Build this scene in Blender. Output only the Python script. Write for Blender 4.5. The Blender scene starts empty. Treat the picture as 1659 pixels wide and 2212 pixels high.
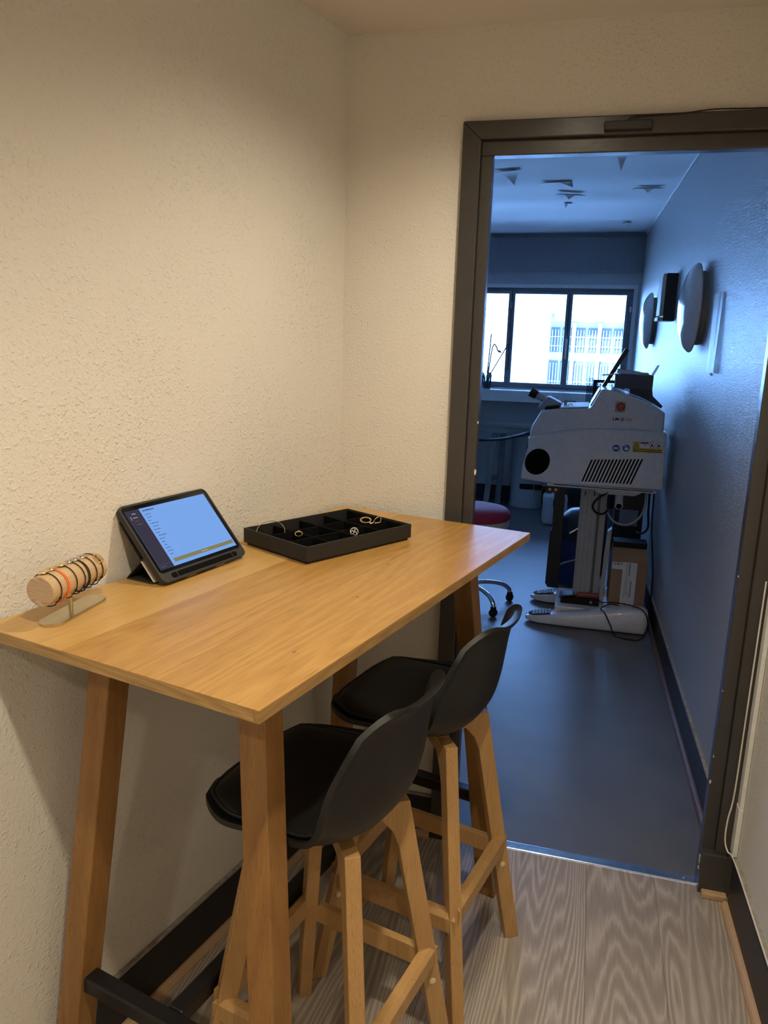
import bpy, bmesh, math, random
from math import sin, cos, pi, radians, sqrt
from mathutils import Vector, Matrix, Quaternion

random.seed(7)
SC = bpy.context.scene
COL = SC.collection

# ------------------------------------------------------------------ camera
CAM_POS = (0.7025, -2.1537, 1.5377)
YAW, PITCH, ROLL = -0.2568, -0.2201, 0.0304
f_ = Vector((sin(YAW) * cos(PITCH), cos(YAW) * cos(PITCH), sin(PITCH)))
r_ = Vector((cos(YAW), -sin(YAW), 0))
u_ = r_.cross(f_)
rr = r_ * cos(ROLL) + u_ * sin(ROLL)
uu = u_ * cos(ROLL) - r_ * sin(ROLL)
cd = bpy.data.cameras.new('camera')
cam = bpy.data.objects.new('camera', cd)
COL.objects.link(cam)
m3 = Matrix((rr, uu, -f_)).transposed()
cam.matrix_world = Matrix.Translation(CAM_POS) @ m3.to_4x4()
cd.sensor_fit = 'HORIZONTAL'
cd.sensor_width = 36.0
cd.lens = 36.0 * 1661.0 / 1659.0
cd.clip_start = 0.02
cd.clip_end = 200
SC.camera = cam

# ------------------------------------------------------------------ world, lights, exposure
SC.view_settings.view_transform = 'Standard'
SC.view_settings.look = 'None'
SC.view_settings.exposure = 0.0
SC.view_settings.gamma = 1.0
SC.view_settings.use_curve_mapping = False
w = bpy.data.worlds.new('daylight_sky')
SC.world = w
w.use_nodes = True
w.node_tree.nodes['Background'].inputs[0].default_value = (0.21, 0.44, 1.0, 1)
w.node_tree.nodes['Background'].inputs[1].default_value = 14.0
sd = bpy.data.lights.new('sun', 'SUN')
so = bpy.data.objects.new('sun', sd)
COL.objects.link(so)
sd.energy = 85.0
sd.color = (0.24, 0.49, 1.0)
sd.angle = 0.02
so.rotation_euler = Vector((0.35, 0.75, -0.8)).to_track_quat('-Z', 'Y').to_euler()


def spot(name, loc, target, energy, size=110, blend=0.7, color=(1.0, 0.88, 0.67), radius=0.03):
    d = bpy.data.lights.new(name, 'SPOT')
    o = bpy.data.objects.new(name, d)
    COL.objects.link(o)
    o.location = loc
    o.rotation_euler = (Vector(target) - Vector(loc)).to_track_quat('-Z', 'Y').to_euler()
    d.energy = energy
    d.spot_size = radians(size)
    d.spot_blend = blend
    d.color = color
    d.shadow_soft_size = radius
    return o


spot('downlight_corridor_end', (0.60, -0.62, 2.30), (0.56, -0.62, 0), 42, 150, 1.0)
spot('downlight_corridor_middle', (0.62, -1.72, 2.30), (0.55, -1.65, 0), 60, 145, 1.0)
spot('downlight_corridor_start', (0.20, -2.75, 2.30), (0.20, -2.75, 0), 54, 145, 1.0)
# daylight comes in through the window: a portal only guides the sampling
pd = bpy.data.lights.new('window_portal', 'AREA')
po = bpy.data.objects.new('window_portal', pd)
COL.objects.link(po)
pd.shape = 'RECTANGLE'
pd.size = 2.9
pd.size_y = 0.92
pd.cycles.is_portal = True
po.location = (-0.45, 5.62, 1.6)
po.rotation_euler = (radians(90), 0, pi)
po.rotation_euler = Vector((0, -1, 0)).to_track_quat('-Z', 'Z').to_euler()

# ------------------------------------------------------------------ materials
MATS = {}


def nodes_of(name):
    m = bpy.data.materials.new(name)
    m.use_nodes = True
    nt = m.node_tree
    b = nt.nodes['Principled BSDF']
    MATS[name] = m
    return m, nt, b


def N(nt, typ, **kw):
    n = nt.nodes.new(typ)
    for k, v in kw.items():
        setattr(n, k, v)
    return n


def coords(nt, scale=(1, 1, 1), rot=(0, 0, 0), loc=(0, 0, 0)):
    tc = N(nt, 'ShaderNodeTexCoord')
    mp = N(nt, 'ShaderNodeMapping')
    mp.inputs['Scale'].default_value = scale
    mp.inputs['Rotation'].default_value = rot
    mp.inputs['Location'].default_value = loc
    nt.links.new(tc.outputs['Object'], mp.inputs['Vector'])
    return mp.outputs['Vector']


def noise(nt, vec, scale, detail=3, rough=0.5, dist=0.0):
    n = N(nt, 'ShaderNodeTexNoise')
    n.inputs['Scale'].default_value = scale
    n.inputs['Detail'].default_value = detail
    n.inputs['Roughness'].default_value = rough
    n.inputs['Distortion'].default_value = dist
    nt.links.new(vec, n.inputs['Vector'])
    return n.outputs['Fac']


def math_(nt, op, a, b=None, c=None):
    n = N(nt, 'ShaderNodeMath', operation=op)
    for i, v in enumerate((a, b, c)):
        if v is None:
            continue
        if isinstance(v, (int, float)):
            n.inputs[i].default_value = v
        else:
            nt.links.new(v, n.inputs[i])
    return n.outputs[0]


def ramp(nt, fac, stops):
    n = N(nt, 'ShaderNodeValToRGB')
    el = n.color_ramp.elements
    while len(el) < len(stops):
        el.new(0.5)
    for e, (p, c) in zip(el, stops):
        e.position = p
        e.color = (*c, 1)
    nt.links.new(fac, n.inputs[0])
    return n.outputs['Color']


def mixc(nt, fac, a, b, mode='MIX'):
    n = N(nt, 'ShaderNodeMix', data_type='RGBA', blend_type=mode)
    for idx, v in ((0, fac), (6, a), (7, b)):
        if isinstance(v, (int, float)):
            n.inputs[idx].default_value = v
        elif isinstance(v, tuple):
            n.inputs[idx].default_value = (*v, 1)
        else:
            nt.links.new(v, n.inputs[idx])
    return n.outputs[2]


def bump(nt, b, height, strength, dist=0.002):
    n = N(nt, 'ShaderNodeBump')
    n.inputs['Strength'].default_value = strength
    n.inputs['Distance'].default_value = dist
    nt.links.new(height, n.inputs['Height'])
    nt.links.new(n.outputs['Normal'], b.inputs['Normal'])


def plain(name, col, rough=0.5, metal=0.0, mottle=0.06, mscale=40, bumpv=0.0, bscale=300, spec=None,
          coat=0.0, trans=0.0, emit=None, estr=0.0, alpha=None):
    m, nt, b = nodes_of(name)
    v = coords(nt)
    n = noise(nt, v, mscale, 3)
    c0 = tuple(max(0, x * (1 - mottle)) for x in col)
    c1 = tuple(min(1, x * (1 + mottle)) for x in col)
    nt.links.new(ramp(nt, n, [(0.3, c0), (0.7, c1)]), b.inputs['Base Color'])
    b.inputs['Roughness'].default_value = rough
    b.inputs['Metallic'].default_value = metal
    if spec is not None:
        b.inputs['Specular IOR Level'].default_value = spec
    if coat:
        b.inputs['Coat Weight'].default_value = coat
        b.inputs['Coat Roughness'].default_value = 0.08
    if trans:
        b.inputs['Transmission Weight'].default_value = trans
    if emit:
        b.inputs['Emission Color'].default_value = (*emit, 1)
        b.inputs['Emission Strength'].default_value = estr
    if bumpv:
        bump(nt, b, noise(nt, v, bscale, 3), bumpv, 0.001)
    return m


def wood(name, light, dark, grain='y', rough=0.45, ring=14.0, across=1.0, contrast=1.0, pores=True, lines=0.35, coat=0.0):
    """Contours of a noise field stretched along the grain make the cathedral figure."""
    m, nt, b = nodes_of(name)
    g = {'x': 0, 'y': 1, 'z': 2}[grain]
    s1 = [4.5 * across] * 3
    s1[g] = 0.55 * across
    s2 = [230.0] * 3
    s2[g] = 7.0
    s3 = [420.0] * 3
    s3[g] = 14.0
    oi = N(nt, 'ShaderNodeObjectInfo')
    tc = N(nt, 'ShaderNodeTexCoord')
    add = N(nt, 'ShaderNodeVectorMath', operation='ADD')
    sc = N(nt, 'ShaderNodeVectorMath', operation='SCALE')
    cmb = N(nt, 'ShaderNodeCombineXYZ')
    for i in range(3):
        nt.links.new(oi.outputs['Random'], cmb.inputs[i])
    sc.inputs['Scale'].default_value = 37.0
    nt.links.new(cmb.outputs[0], sc.inputs[0])
    nt.links.new(tc.outputs['Object'], add.inputs[0])
    nt.links.new(sc.outputs[0], add.inputs[1])

    def mp(s):
        n = N(nt, 'ShaderNodeMapping')
        n.inputs['Scale'].default_value = s
        nt.links.new(add.outputs[0], n.inputs['Vector'])
        return n.outputs[0]
    field = noise(nt, mp(s1), 1.0, 2, 0.45)
    fine = noise(nt, mp(s2), 1.0, 4, 0.6)
    ph = math_(nt, 'MULTIPLY', field, ring)
    ph = math_(nt, 'ADD', ph, math_(nt, 'MULTIPLY', fine, 0.55))
    tri = math_(nt, 'PINGPONG', ph, 0.5)
    tri = math_(nt, 'MULTIPLY', tri, 2.0)
    k = math_(nt, 'ADD', math_(nt, 'MULTIPLY', tri, lines), math_(nt, 'MULTIPLY', fine, 1.0 - lines))
    k = math_(nt, 'ADD', math_(nt, 'MULTIPLY', math_(nt, 'SUBTRACT', k, 0.5), contrast), 0.5)
    col = ramp(nt, k, [(0.15, dark), (0.85, light)])
    if pores:
        p = noise(nt, mp(s3), 1.0, 2, 0.5)
        pm = ramp(nt, p, [(0.56, (0, 0, 0)), (0.70, (1, 1, 1))])
        col = mixc(nt, math_(nt, 'MULTIPLY', pm, 0.5), col, tuple(x * 0.62 for x in dark))
    nt.links.new(col, b.inputs['Base Color'])
    b.inputs['Roughness'].default_value = rough
    if coat:
        b.inputs['Coat Weight'].default_value = coat
        b.inputs['Coat Roughness'].default_value = 0.25
    bump(nt, b, fine, 0.12, 0.001)
    return m


def textured_wall(name, col, bs=0.8, scale=85.0, rough=0.85, dist=0.004):
    m, nt, b = nodes_of(name)
    v = coords(nt)
    big = noise(nt, v, 1.3, 3)
    c0 = tuple(x * 0.96 for x in col)
    nt.links.new(ramp(nt, big, [(0.35, c0), (0.65, col)]), b.inputs['Base Color'])
    b.inputs['Roughness'].default_value = rough
    b.inputs['Specular IOR Level'].default_value = 0.3
    n1 = noise(nt, v, scale * 2.0, 3, 0.6, 0.3)
    n2 = noise(nt, v, scale * 1.35, 2, 0.5, 0.2)
    chips = ramp(nt, n2, [(0.56, (0, 0, 0)), (0.74, (1, 1, 1))])
    area = ramp(nt, noise(nt, v, 3.0, 2), [(0.3, (0.35, 0.35, 0.35)), (0.7, (1, 1, 1))])
    h = math_(nt, 'MULTIPLY', math_(nt, 'ADD', math_(nt, 'MULTIPLY', n1, 0.75), math_(nt, 'MULTIPLY', chips, 0.5)), area)
    bump(nt, b, h, bs, dist)
    return m


def woven_wall(name, col):
    m, nt, b = nodes_of(name)
    v1 = coords(nt, (30, 26, 210))
    v2 = coords(nt, (30, 210, 26))
    v = coords(nt)
    a1 = noise(nt, v1, 1.0, 3, 0.6, 0.6)
    a2 = noise(nt, v2, 1.0, 3, 0.6, 0.6)
    h = math_(nt, 'MAXIMUM', a1, a2)
    big = noise(nt, v, 1.0, 3)
    nt.links.new(ramp(nt, big, [(0.3, tuple(x * 0.95 for x in col)), (0.7, col)]), b.inputs['Base Color'])
    b.inputs['Roughness'].default_value = 0.36
    b.inputs['Specular IOR Level'].default_value = 0.5
    bump(nt, b, h, 0.85, 0.003)
    return m


def glass(name, tint=(0.95, 0.98, 1.0)):
    m = bpy.data.materials.new(name)
    m.use_nodes = True
    nt = m.node_tree
    nt.nodes.remove(nt.nodes['Principled BSDF'])
    out = nt.nodes['Material Output']
    tr = N(nt, 'ShaderNodeBsdfTransparent')
    tr.inputs[0].default_value = (*tint, 1)
    gl = N(nt, 'ShaderNodeBsdfGlossy')
    gl.inputs['Roughness'].default_value = 0.02
    fr = N(nt, 'ShaderNodeFresnel')
    fr.inputs[0].default_value = 1.45
    mx = N(nt, 'ShaderNodeMixShader')
    nt.links.new(fr.outputs[0], mx.inputs[0])
    nt.links.new(tr.outputs[0], mx.inputs[1])
    nt.links.new(gl.outputs[0], mx.inputs[2])
    nt.links.new(mx.outputs[0], out.inputs[0])
    MATS[name] = m
    return m


textured_wall('plaster_cream', (0.80, 0.755, 0.68))
textured_wall('ceiling_cream', (0.74, 0.68, 0.60), 0.15, 60, 0.9)
textured_wall('ceiling_white', (0.86, 0.86, 0.86), 0.08, 25, 0.8)
woven_wall('woven_paper', (0.43, 0.425, 0.42))
plain('wall_grey', (0.42, 0.43, 0.46), 0.7)
plain('beam_grey', (0.25, 0.26, 0.28), 0.6)
plain('lintel_grey', (0.55, 0.56, 0.58), 0.6)
plain('white_paint', (0.82, 0.82, 0.80), 0.45, bumpv=0.05)
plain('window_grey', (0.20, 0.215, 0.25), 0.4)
plain('frame_paint', (0.055, 0.050, 0.048), 0.30, bumpv=0.25, bscale=60, mscale=15)
plain('chipped_paint', (0.72, 0.66, 0.52), 0.6)
plain('baseboard_black', (0.016, 0.015, 0.016), 0.45, bumpv=0.1, bscale=50)
plain('caulk', (0.33, 0.30, 0.26), 0.85, mottle=0.25, mscale=60, bumpv=0.3, bscale=90)
wood('shoe_wood', (0.62, 0.42, 0.25), (0.46, 0.29, 0.16), 'y', 0.5, 8, contrast=0.8)
wood('shoe_dark', (0.16, 0.10, 0.075), (0.10, 0.065, 0.05), 'y', 0.5, 8, contrast=0.8)


def laminate():
    m, nt, b = nodes_of('laminate')
    oi = N(nt, 'ShaderNodeObjectInfo')
    tc = N(nt, 'ShaderNodeTexCoord')
    cmb = N(nt, 'ShaderNodeCombineXYZ')
    nt.links.new(math_(nt, 'MULTIPLY', oi.outputs['Random'], 31.0), cmb.inputs[2])
    add = N(nt, 'ShaderNodeVectorMath', operation='ADD')
    nt.links.new(tc.outputs['Object'], add.inputs[0])
    nt.links.new(cmb.outputs[0], add.inputs[1])

    def mp(s_):
        n = N(nt, 'ShaderNodeMapping')
        n.inputs['Scale'].default_value = s_
        nt.links.new(add.outputs[0], n.inputs['Vector'])
        return n.outputs[0]
    field = noise(nt, mp((5.0, 0.42, 1)), 1.0, 2, 0.38)
    wob = noise(nt, mp((70, 6.0, 1)), 1.0, 3, 0.6)
    sep = N(nt, 'ShaderNodeSeparateXYZ')
    nt.links.new(tc.outputs['Object'], sep.inputs[0])
    ph = math_(nt, 'ADD', math_(nt, 'MULTIPLY', field, 40.0), math_(nt, 'MULTIPLY', sep.outputs[0], 40.0))
    ph = math_(nt, 'ADD', ph, math_(nt, 'MULTIPLY', wob, 1.0))
    tri = math_(nt, 'MULTIPLY', math_(nt, 'PINGPONG', ph, 0.5), 2.0)
    thin = math_(nt, 'POWER', tri, 2.0)
    fade = noise(nt, mp((9, 1.3, 1)), 1.0, 2)
    thin = math_(nt, 'MULTIPLY', thin, math_(nt, 'ADD', math_(nt, 'MULTIPLY', fade, 1.5), 0.15))
    fib = noise(nt, mp((320, 9, 1)), 1.0, 3, 0.6)
    k = math_(nt, 'ADD', math_(nt, 'MULTIPLY', thin, 0.62), math_(nt, 'MULTIPLY', fib, 0.5))
    big = noise(nt, mp((3, 0.8, 1)), 1.0, 2)
    k = math_(nt, 'ADD', k, math_(nt, 'MULTIPLY', math_(nt, 'SUBTRACT', big, 0.5), 0.3))
    nt.links.new(ramp(nt, k, [(0.12, (0.285, 0.235, 0.195)), (0.95, (0.57, 0.50, 0.43))]), b.inputs['Base Color'])
    b.inputs['Roughness'].default_value = 0.42
    bump(nt, b, k, 0.12, 0.001)


laminate()
plain('vinyl_dark', (0.115, 0.115, 0.117), 0.42, spec=1.0, mottle=0.16, mscale=3.5, bumpv=0.16, bscale=420)
plain('steel_strip', (0.72, 0.72, 0.72), 0.20, 1.0, mottle=0.1, mscale=20, bumpv=0.08, bscale=120)
OAK_L, OAK_D = (0.52, 0.292, 0.083), (0.345, 0.170, 0.038)
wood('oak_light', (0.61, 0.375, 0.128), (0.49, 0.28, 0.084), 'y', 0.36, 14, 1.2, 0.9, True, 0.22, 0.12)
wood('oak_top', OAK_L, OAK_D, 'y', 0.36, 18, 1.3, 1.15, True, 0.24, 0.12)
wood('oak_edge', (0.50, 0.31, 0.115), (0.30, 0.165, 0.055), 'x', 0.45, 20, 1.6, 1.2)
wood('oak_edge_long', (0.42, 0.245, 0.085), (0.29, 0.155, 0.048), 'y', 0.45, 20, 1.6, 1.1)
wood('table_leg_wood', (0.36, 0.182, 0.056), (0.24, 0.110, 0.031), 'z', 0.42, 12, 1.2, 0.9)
wood('beech', (0.55, 0.325, 0.130), (0.43, 0.24, 0.088), 'z', 0.42, 9, 1.2, 0.7)
plain('knot', (0.30, 0.155, 0.06), 0.6, mottle=0.4, mscale=400)
plain('black_metal', (0.010, 0.010, 0.012), 0.38, 0.0, bumpv=0.15, bscale=900)
plain('shell_black', (0.010, 0.0095, 0.0095), 0.45, spec=0.4, bumpv=0.06, bscale=1500)
plain('pad_black', (0.006, 0.006, 0.007), 0.5, bumpv=0.15, bscale=900)
plain('cap_cream', (0.70, 0.60, 0.36), 0.5)
plain('rubber_black', (0.010, 0.010, 0.011), 0.75, spec=0.3)
plain('tablet_glass', (0.006, 0.006, 0.008), 0.08, coat=0.3)
plain('case_black', (0.022, 0.021, 0.020), 0.55, bumpv=0.1, bscale=1200)
plain('case_back', (0.060, 0.047, 0.038), 0.6)
plain('screen_white', (0.02, 0.02, 0.02), 0.5, spec=0.05, emit=(0.165, 0.36, 0.80), estr=1.0, mottle=0)
plain('screen_navy', (0.02, 0.02, 0.03), 0.5, spec=0.05, emit=(0.014, 0.013, 0.035), estr=1.0, mottle=0)
plain('screen_olive', (0.02, 0.02, 0.02), 0.5, spec=0.05, emit=(0.20, 0.185, 0.085), estr=1.0, mottle=0)
plain('screen_ink', (0.01, 0.01, 0.02), 0.5, spec=0.05, emit=(0.05, 0.11, 0.28), estr=1.0, mottle=0)
plain('screen_dark_ink', (0.01, 0.01, 0.02), 0.5, spec=0.05, emit=(0.02, 0.04, 0.12), estr=1.0, mottle=0)
plain('screen_rule', (0.01, 0.01, 0.02), 0.5, spec=0.05, emit=(0.13, 0.29, 0.66), estr=1.0, mottle=0)
plain('screen_pale', (0.02, 0.02, 0.02), 0.5, spec=0.05, emit=(0.42, 0.40, 0.40), estr=1.0, mottle=0)
plain('screen_dim', (0.02, 0.02, 0.02), 0.5, spec=0.05, emit=(0.10, 0.095, 0.12), estr=1.0, mottle=0)
plain('brass', (0.64, 0.57, 0.40), 0.25, 1.0, bumpv=0.05)
plain('gold', (0.95, 0.72, 0.36), 0.18, 1.0, mottle=0.03)
plain('silver', (0.85, 0.83, 0.80), 0.16, 1.0, mottle=0.03)
plain('cord_black', (0.010, 0.008, 0.010), 0.7)
plain('cord_orange', (0.95, 0.20, 0.04), 0.6)
wood('log_wood', (0.64, 0.45, 0.26), (0.50, 0.33, 0.17), 'y', 0.55, 10, 2.0, 0.8)
wood('log_end', (0.62, 0.45, 0.30), (0.38, 0.25, 0.15), 'x', 0.6, 90, 3.5, 1.1, False, 0.6)
plain('tray_black', (0.017, 0.015, 0.014), 0.6, bumpv=0.1, bscale=1500)
plain('velvet_black', (0.0045, 0.0045, 0.005), 0.95, spec=0.1)
plain('lacquer_white', (0.66, 0.65, 0.635), 0.28, coat=0.3)
plain('grey_plastic', (0.42, 0.42, 0.42), 0.5)
plain('dark_void', (0.004, 0.004, 0.005), 0.9, spec=0.1)
plain('label_yellow', (0.62, 0.47, 0.06), 0.6)
plain('estop_plate', (0.62, 0.50, 0.24), 0.5)
plain('estop_red', (0.45, 0.03, 0.04), 0.35)
plain('sign_blue', (0.03, 0.10, 0.34), 0.5)
plain('sign_white', (0.80, 0.80, 0.80), 0.5)
plain('sign_black', (0.012, 0.012, 0.014), 0.5)
plain('sign_red', (0.40, 0.03, 0.05), 0.5)
plain('print_orange', (0.62, 0.20, 0.06), 0.5)
plain('aluminium', (0.34, 0.33, 0.31), 0.45, 0.4)
plain('aluminium_dark', (0.12, 0.12, 0.12), 0.5, 0.6)
plain('scope_grey', (0.40, 0.40, 0.41), 0.45)
plain('pedal_red', (0.22, 0.018, 0.022), 0.4)
plain('cardboard', (0.33, 0.20, 0.11), 0.8, mottle=0.08, mscale=15, bumpv=0.06)
plain('cardboard_dark', (0.13, 0.095, 0.09), 0.85)
plain('cardboard_white', (0.62, 0.62, 0.60), 0.8)
plain('paper_white', (0.70, 0.69, 0.66), 0.7)
plain('ink_grey', (0.10, 0.10, 0.10), 0.7)
plain('ink_red', (0.40, 0.05, 0.07), 0.7)
plain('cable_grey', (0.36, 0.33, 0.30), 0.5)
plain('cable_white', (0.78, 0.73, 0.65), 0.5)
plain('chrome', (0.80, 0.80, 0.82), 0.12, 1.0, mottle=0.02)
plain('seat_red', (0.34, 0.02, 0.06), 0.7, bumpv=0.15, bscale=900)
plain('seat_cream', (0.62, 0.57, 0.48), 0.5)
plain('opal_white', (0.80, 0.80, 0.80), 0.16, coat=0.4)
plain('bench_wood', (0.30, 0.29, 0.28), 0.6)
plain('barrel_white', (0.42, 0.43, 0.45), 0.45)
plain('jerrycan_white', (0.55, 0.57, 0.60), 0.4)
plain('blue_plastic', (0.006, 0.018, 0.075), 0.35)
plain('black_gloss', (0.006, 0.006, 0.008), 0.35)
plain('clear_sleeve', (0.62, 0.63, 0.66), 0.30)
MATS['clear_sleeve'].node_tree.nodes['Principled BSDF'].inputs['Alpha'].default_value = 0.45
plain('stem_green', (0.07, 0.08, 0.03), 0.7)
plain('root_grey', (0.30, 0.27, 0.22), 0.8)
plain('facade_cream', (0.55, 0.54, 0.50), 0.9)
plain('facade_white', (0.75, 0.75, 0.73), 0.9)
plain('facade_pane', (0.085, 0.10, 0.098), 0.6)
plain('facade_roof', (0.62, 0.62, 0.62), 0.8, mottle=0.2, mscale=3)
plain('street_grey', (0.50, 0.50, 0.50), 0.9)
plain('leaf_green', (0.30, 0.38, 0.30), 0.7)
glass('window_glass')
glass('clear_glass', (0.55, 0.64, 0.70))
plain('foam_pale', (0.55, 0.62, 0.40), 0.8)

# ------------------------------------------------------------------ mesh helpers


class MB:
    def __init__(self):
        self.v = []
        self.f = []

    def add(self, vs, fs):
        o = len(self.v)
        self.v += [tuple(p) for p in vs]
        self.f += [tuple(i + o for i in q) for q in fs]
        return self

    def box(self, x0, x1, y0, y1, z0, z1, M=None):
        vs = [(x, y, z) for z in (z0, z1) for y in (y0, y1) for x in (x0, x1)]
        if M:
            vs = [M @ Vector(p) for p in vs]
        return self.add(vs, [(0, 2, 3, 1), (4, 5, 7, 6), (0, 1, 5, 4), (2, 6, 7, 3), (0, 4, 6, 2), (1, 3, 7, 5)])

    def hexa(self, lo, hi):
        """lo, hi: four corners each, counter-clockwise seen from above."""
        n = len(lo)
        vs = list(lo) + list(hi)
        fs = [tuple(reversed(range(n))), tuple(range(n, 2 * n))]
        for i in range(n):
            j = (i + 1) % n
            fs.append((i, j, n + j, n + i))
        return self.add(vs, fs)

    def prism(self, poly, fn, d0, d1):
        """extrude a 2-D polygon; fn(p, d) -> 3-D point."""
        return self.hexa([fn(p, d0) for p in poly], [fn(p, d1) for p in poly])

    def tube(self, pts, r, n=8, closed=False):
        pts = [Vector(p) for p in pts]
        k = len(pts)
        rs = r if isinstance(r, (list, tuple)) else [r] * k
        vs = []
        ref = None
        for i, p in enumerate(pts):
            if closed:
                t = pts[(i + 1) % k] - pts[i - 1]
            else:
                t = pts[min(i + 1, k - 1)] - pts[max(i - 1, 0)]
            t.normalize()
            if ref is None:
                ref = t.orthogonal().normalized()
            ref = (ref - t * ref.dot(t)).normalized()
            b = t.cross(ref)
            for j in range(n):
                a = 2 * pi * j / n
                vs.append(p + (ref * cos(a) + b * sin(a)) * rs[i])
        fs = []
        for i in range(k if closed else k - 1):
            i2 = (i + 1) % k
            for j in range(n):
                j2 = (j + 1) % n
                fs.append((i * n + j, i * n + j2, i2 * n + j2, i2 * n + j))
        if not closed:
            fs.append(tuple(reversed(range(n))))
            fs.append(tuple(range((k - 1) * n, k * n)))
        return self.add(vs, fs)

    def lathe(self, prof, n=32, M=None):
        vs = []
        for (r, z) in prof:
            for j in range(n):
                a = 2 * pi * j / n
                p = Vector((r * cos(a), r * sin(a), z))
                vs.append(M @ p if M else p)
        fs = []
        for i in range(len(prof) - 1):
            for j in range(n):
                j2 = (j + 1) % n
                fs.append((i * n + j, i * n + j2, (i + 1) * n + j2, (i + 1) * n + j))
        fs.append(tuple(reversed(range(n))))
        fs.append(tuple(range((len(prof) - 1) * n, len(prof) * n)))
        return self.add(vs, fs)

    def grid(self, fn, nu, nv):
        vs = [fn(i / nu, j / nv) for i in range(nu + 1) for j in range(nv + 1)]
        fs = []
        for i in range(nu):
            for j in range(nv):
                a = i * (nv + 1) + j
                fs.append((a, a + 1, a + nv + 2, a + nv + 1))
        return self.add(vs, fs)

    def shell(self, top, bot, nu, nv):
        """closed sheet between two grids."""
        vs = [top(i / nu, j / nv) for i in range(nu + 1) for j in range(nv + 1)]
        vs += [bot(i / nu, j / nv) for i in range(nu + 1) for j in range(nv + 1)]
        o = (nu + 1) * (nv + 1)
        fs = []
        for i in range(nu):
            for j in range(nv):
                a = i * (nv + 1) + j
                q = (a, a + 1, a + nv + 2, a + nv + 1)
                fs.append(q)
                fs.append(tuple(reversed([x + o for x in q])))
        idx = lambda i, j: i * (nv + 1) + j
        ring = [idx(0, j) for j in range(nv + 1)] + [idx(i, nv) for i in range(1, nu + 1)]
        ring += [idx(nu, j) for j in range(nv - 1, -1, -1)] + [idx(i, 0) for i in range(nu - 1, 0, -1)]
        for a, b in zip(ring, ring[1:] + ring[:1]):
            fs.append((b, a, a + o, b + o))
        return self.add(vs, fs)

    def build(self, name, mat, parent=None, bevel=0.0, smooth=False, seg=2, angle=40, M=None):
        me = bpy.data.meshes.new(name)
        vs = [M @ Vector(p) for p in self.v] if M else self.v
        me.from_pydata([tuple(p) for p in vs], [], self.f)
        bm = bmesh.new()
        bm.from_mesh(me)
        bmesh.ops.recalc_face_normals(bm, faces=bm.faces)
        bm.to_mesh(me)
        bm.free()
        me.materials.append(MATS[mat])
        if smooth:
            for p in me.polygons:
                p.use_smooth = True
            try:
                me.set_sharp_from_angle(angle=radians(angle))
            except Exception:
                pass
        o = bpy.data.objects.new(name, me)
        COL.objects.link(o)
        if parent is not None:
            o.parent = parent
        if bevel:
            bv = o.modifiers.new('bevel', 'BEVEL')
            bv.width = bevel
            bv.segments = seg
            bv.limit_method = 'ANGLE'
            bv.angle_limit = radians(35)
        return o


def thing(name, label, cat, loc=(0, 0, 0), rotz=0.0, group=None, M=None):
    o = bpy.data.objects.new(name, None)
    COL.objects.link(o)
    o.empty_display_size = 0.05
    if M is not None:
        o.matrix_world = M
    else:
        o.location = loc
        o.rotation_euler = (0, 0, rotz)
    o['label'] = label
    o['category'] = cat
    if group:
        o['group'] = group
    return o


def tag(o, label, cat, group=None):
    o['label'] = label
    o['category'] = cat
    if group:
        o['group'] = group
    return o


def struct(o, label=None):
    o['kind'] = 'structure'
    if label:
        o['label'] = label
    return o


def sempty(name, label=None, loc=(0, 0, 0), rotz=0):
    o = bpy.data.objects.new(name, None)
    COL.objects.link(o)
    o.location = loc
    o.rotation_euler = (0, 0, rotz)
    return struct(o, label)


def copy_tree(o, parent=None):
    c = o.copy()
    COL.objects.link(c)
    if parent is not None:
        c.parent = parent
    for ch in list(o.children):
        copy_tree(ch, c)
    return c


def text_mesh(name, body, size, mat, parent, M, align='LEFT', bold=0.0, space=1.0):
    cu = bpy.data.curves.new(name, 'FONT')
    cu.body = body
    cu.size = size
    cu.align_x = align
    cu.offset = bold
    cu.space_character = space
    cu.extrude = 0.0002
    tmp = bpy.data.objects.new(name, cu)
    COL.objects.link(tmp)
    dg = bpy.context.evaluated_depsgraph_get()
    me = bpy.data.meshes.new_from_object(tmp.evaluated_get(dg))
    bpy.data.objects.remove(tmp)
    me.materials.clear()
    me.materials.append(MATS[mat])
    me.transform(M)
    o = bpy.data.objects.new(name, me)
    COL.objects.link(o)
    o.parent = parent
    return o


def arc(cx, cy, r, a0, a1, n):
    return [(cx + r * cos(a0 + (a1 - a0) * i / n), cy + r * sin(a0 + (a1 - a0) * i / n)) for i in range(n + 1)]


def round_rect(x0, x1, y0, y1, r, n=5):
    return (arc(x1 - r, y1 - r, r, 0, pi / 2, n) + arc(x0 + r, y1 - r, r, pi / 2, pi, n)
            + arc(x0 + r, y0 + r, r, pi, 1.5 * pi, n) + arc(x1 - r, y0 + r, r, 1.5 * pi, 2 * pi, n))


def smooth_path(pts, n=8):
    pts = [Vector(p) for p in pts]
    out = []
    for i in range(len(pts) - 1):
        p0, p1, p2, p3 = pts[max(i - 1, 0)], pts[i], pts[i + 1], pts[min(i + 2, len(pts) - 1)]
        for k in range(n):
            t = k / n
            out.append(0.5 * ((2 * p1) + (p2 - p0) * t + (2 * p0 - 5 * p1 + 4 * p2 - p3) * t * t + (3 * p1 - p0 - 3 * p2 + p3) * t ** 3))
    out.append(pts[-1])
    return out


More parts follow.
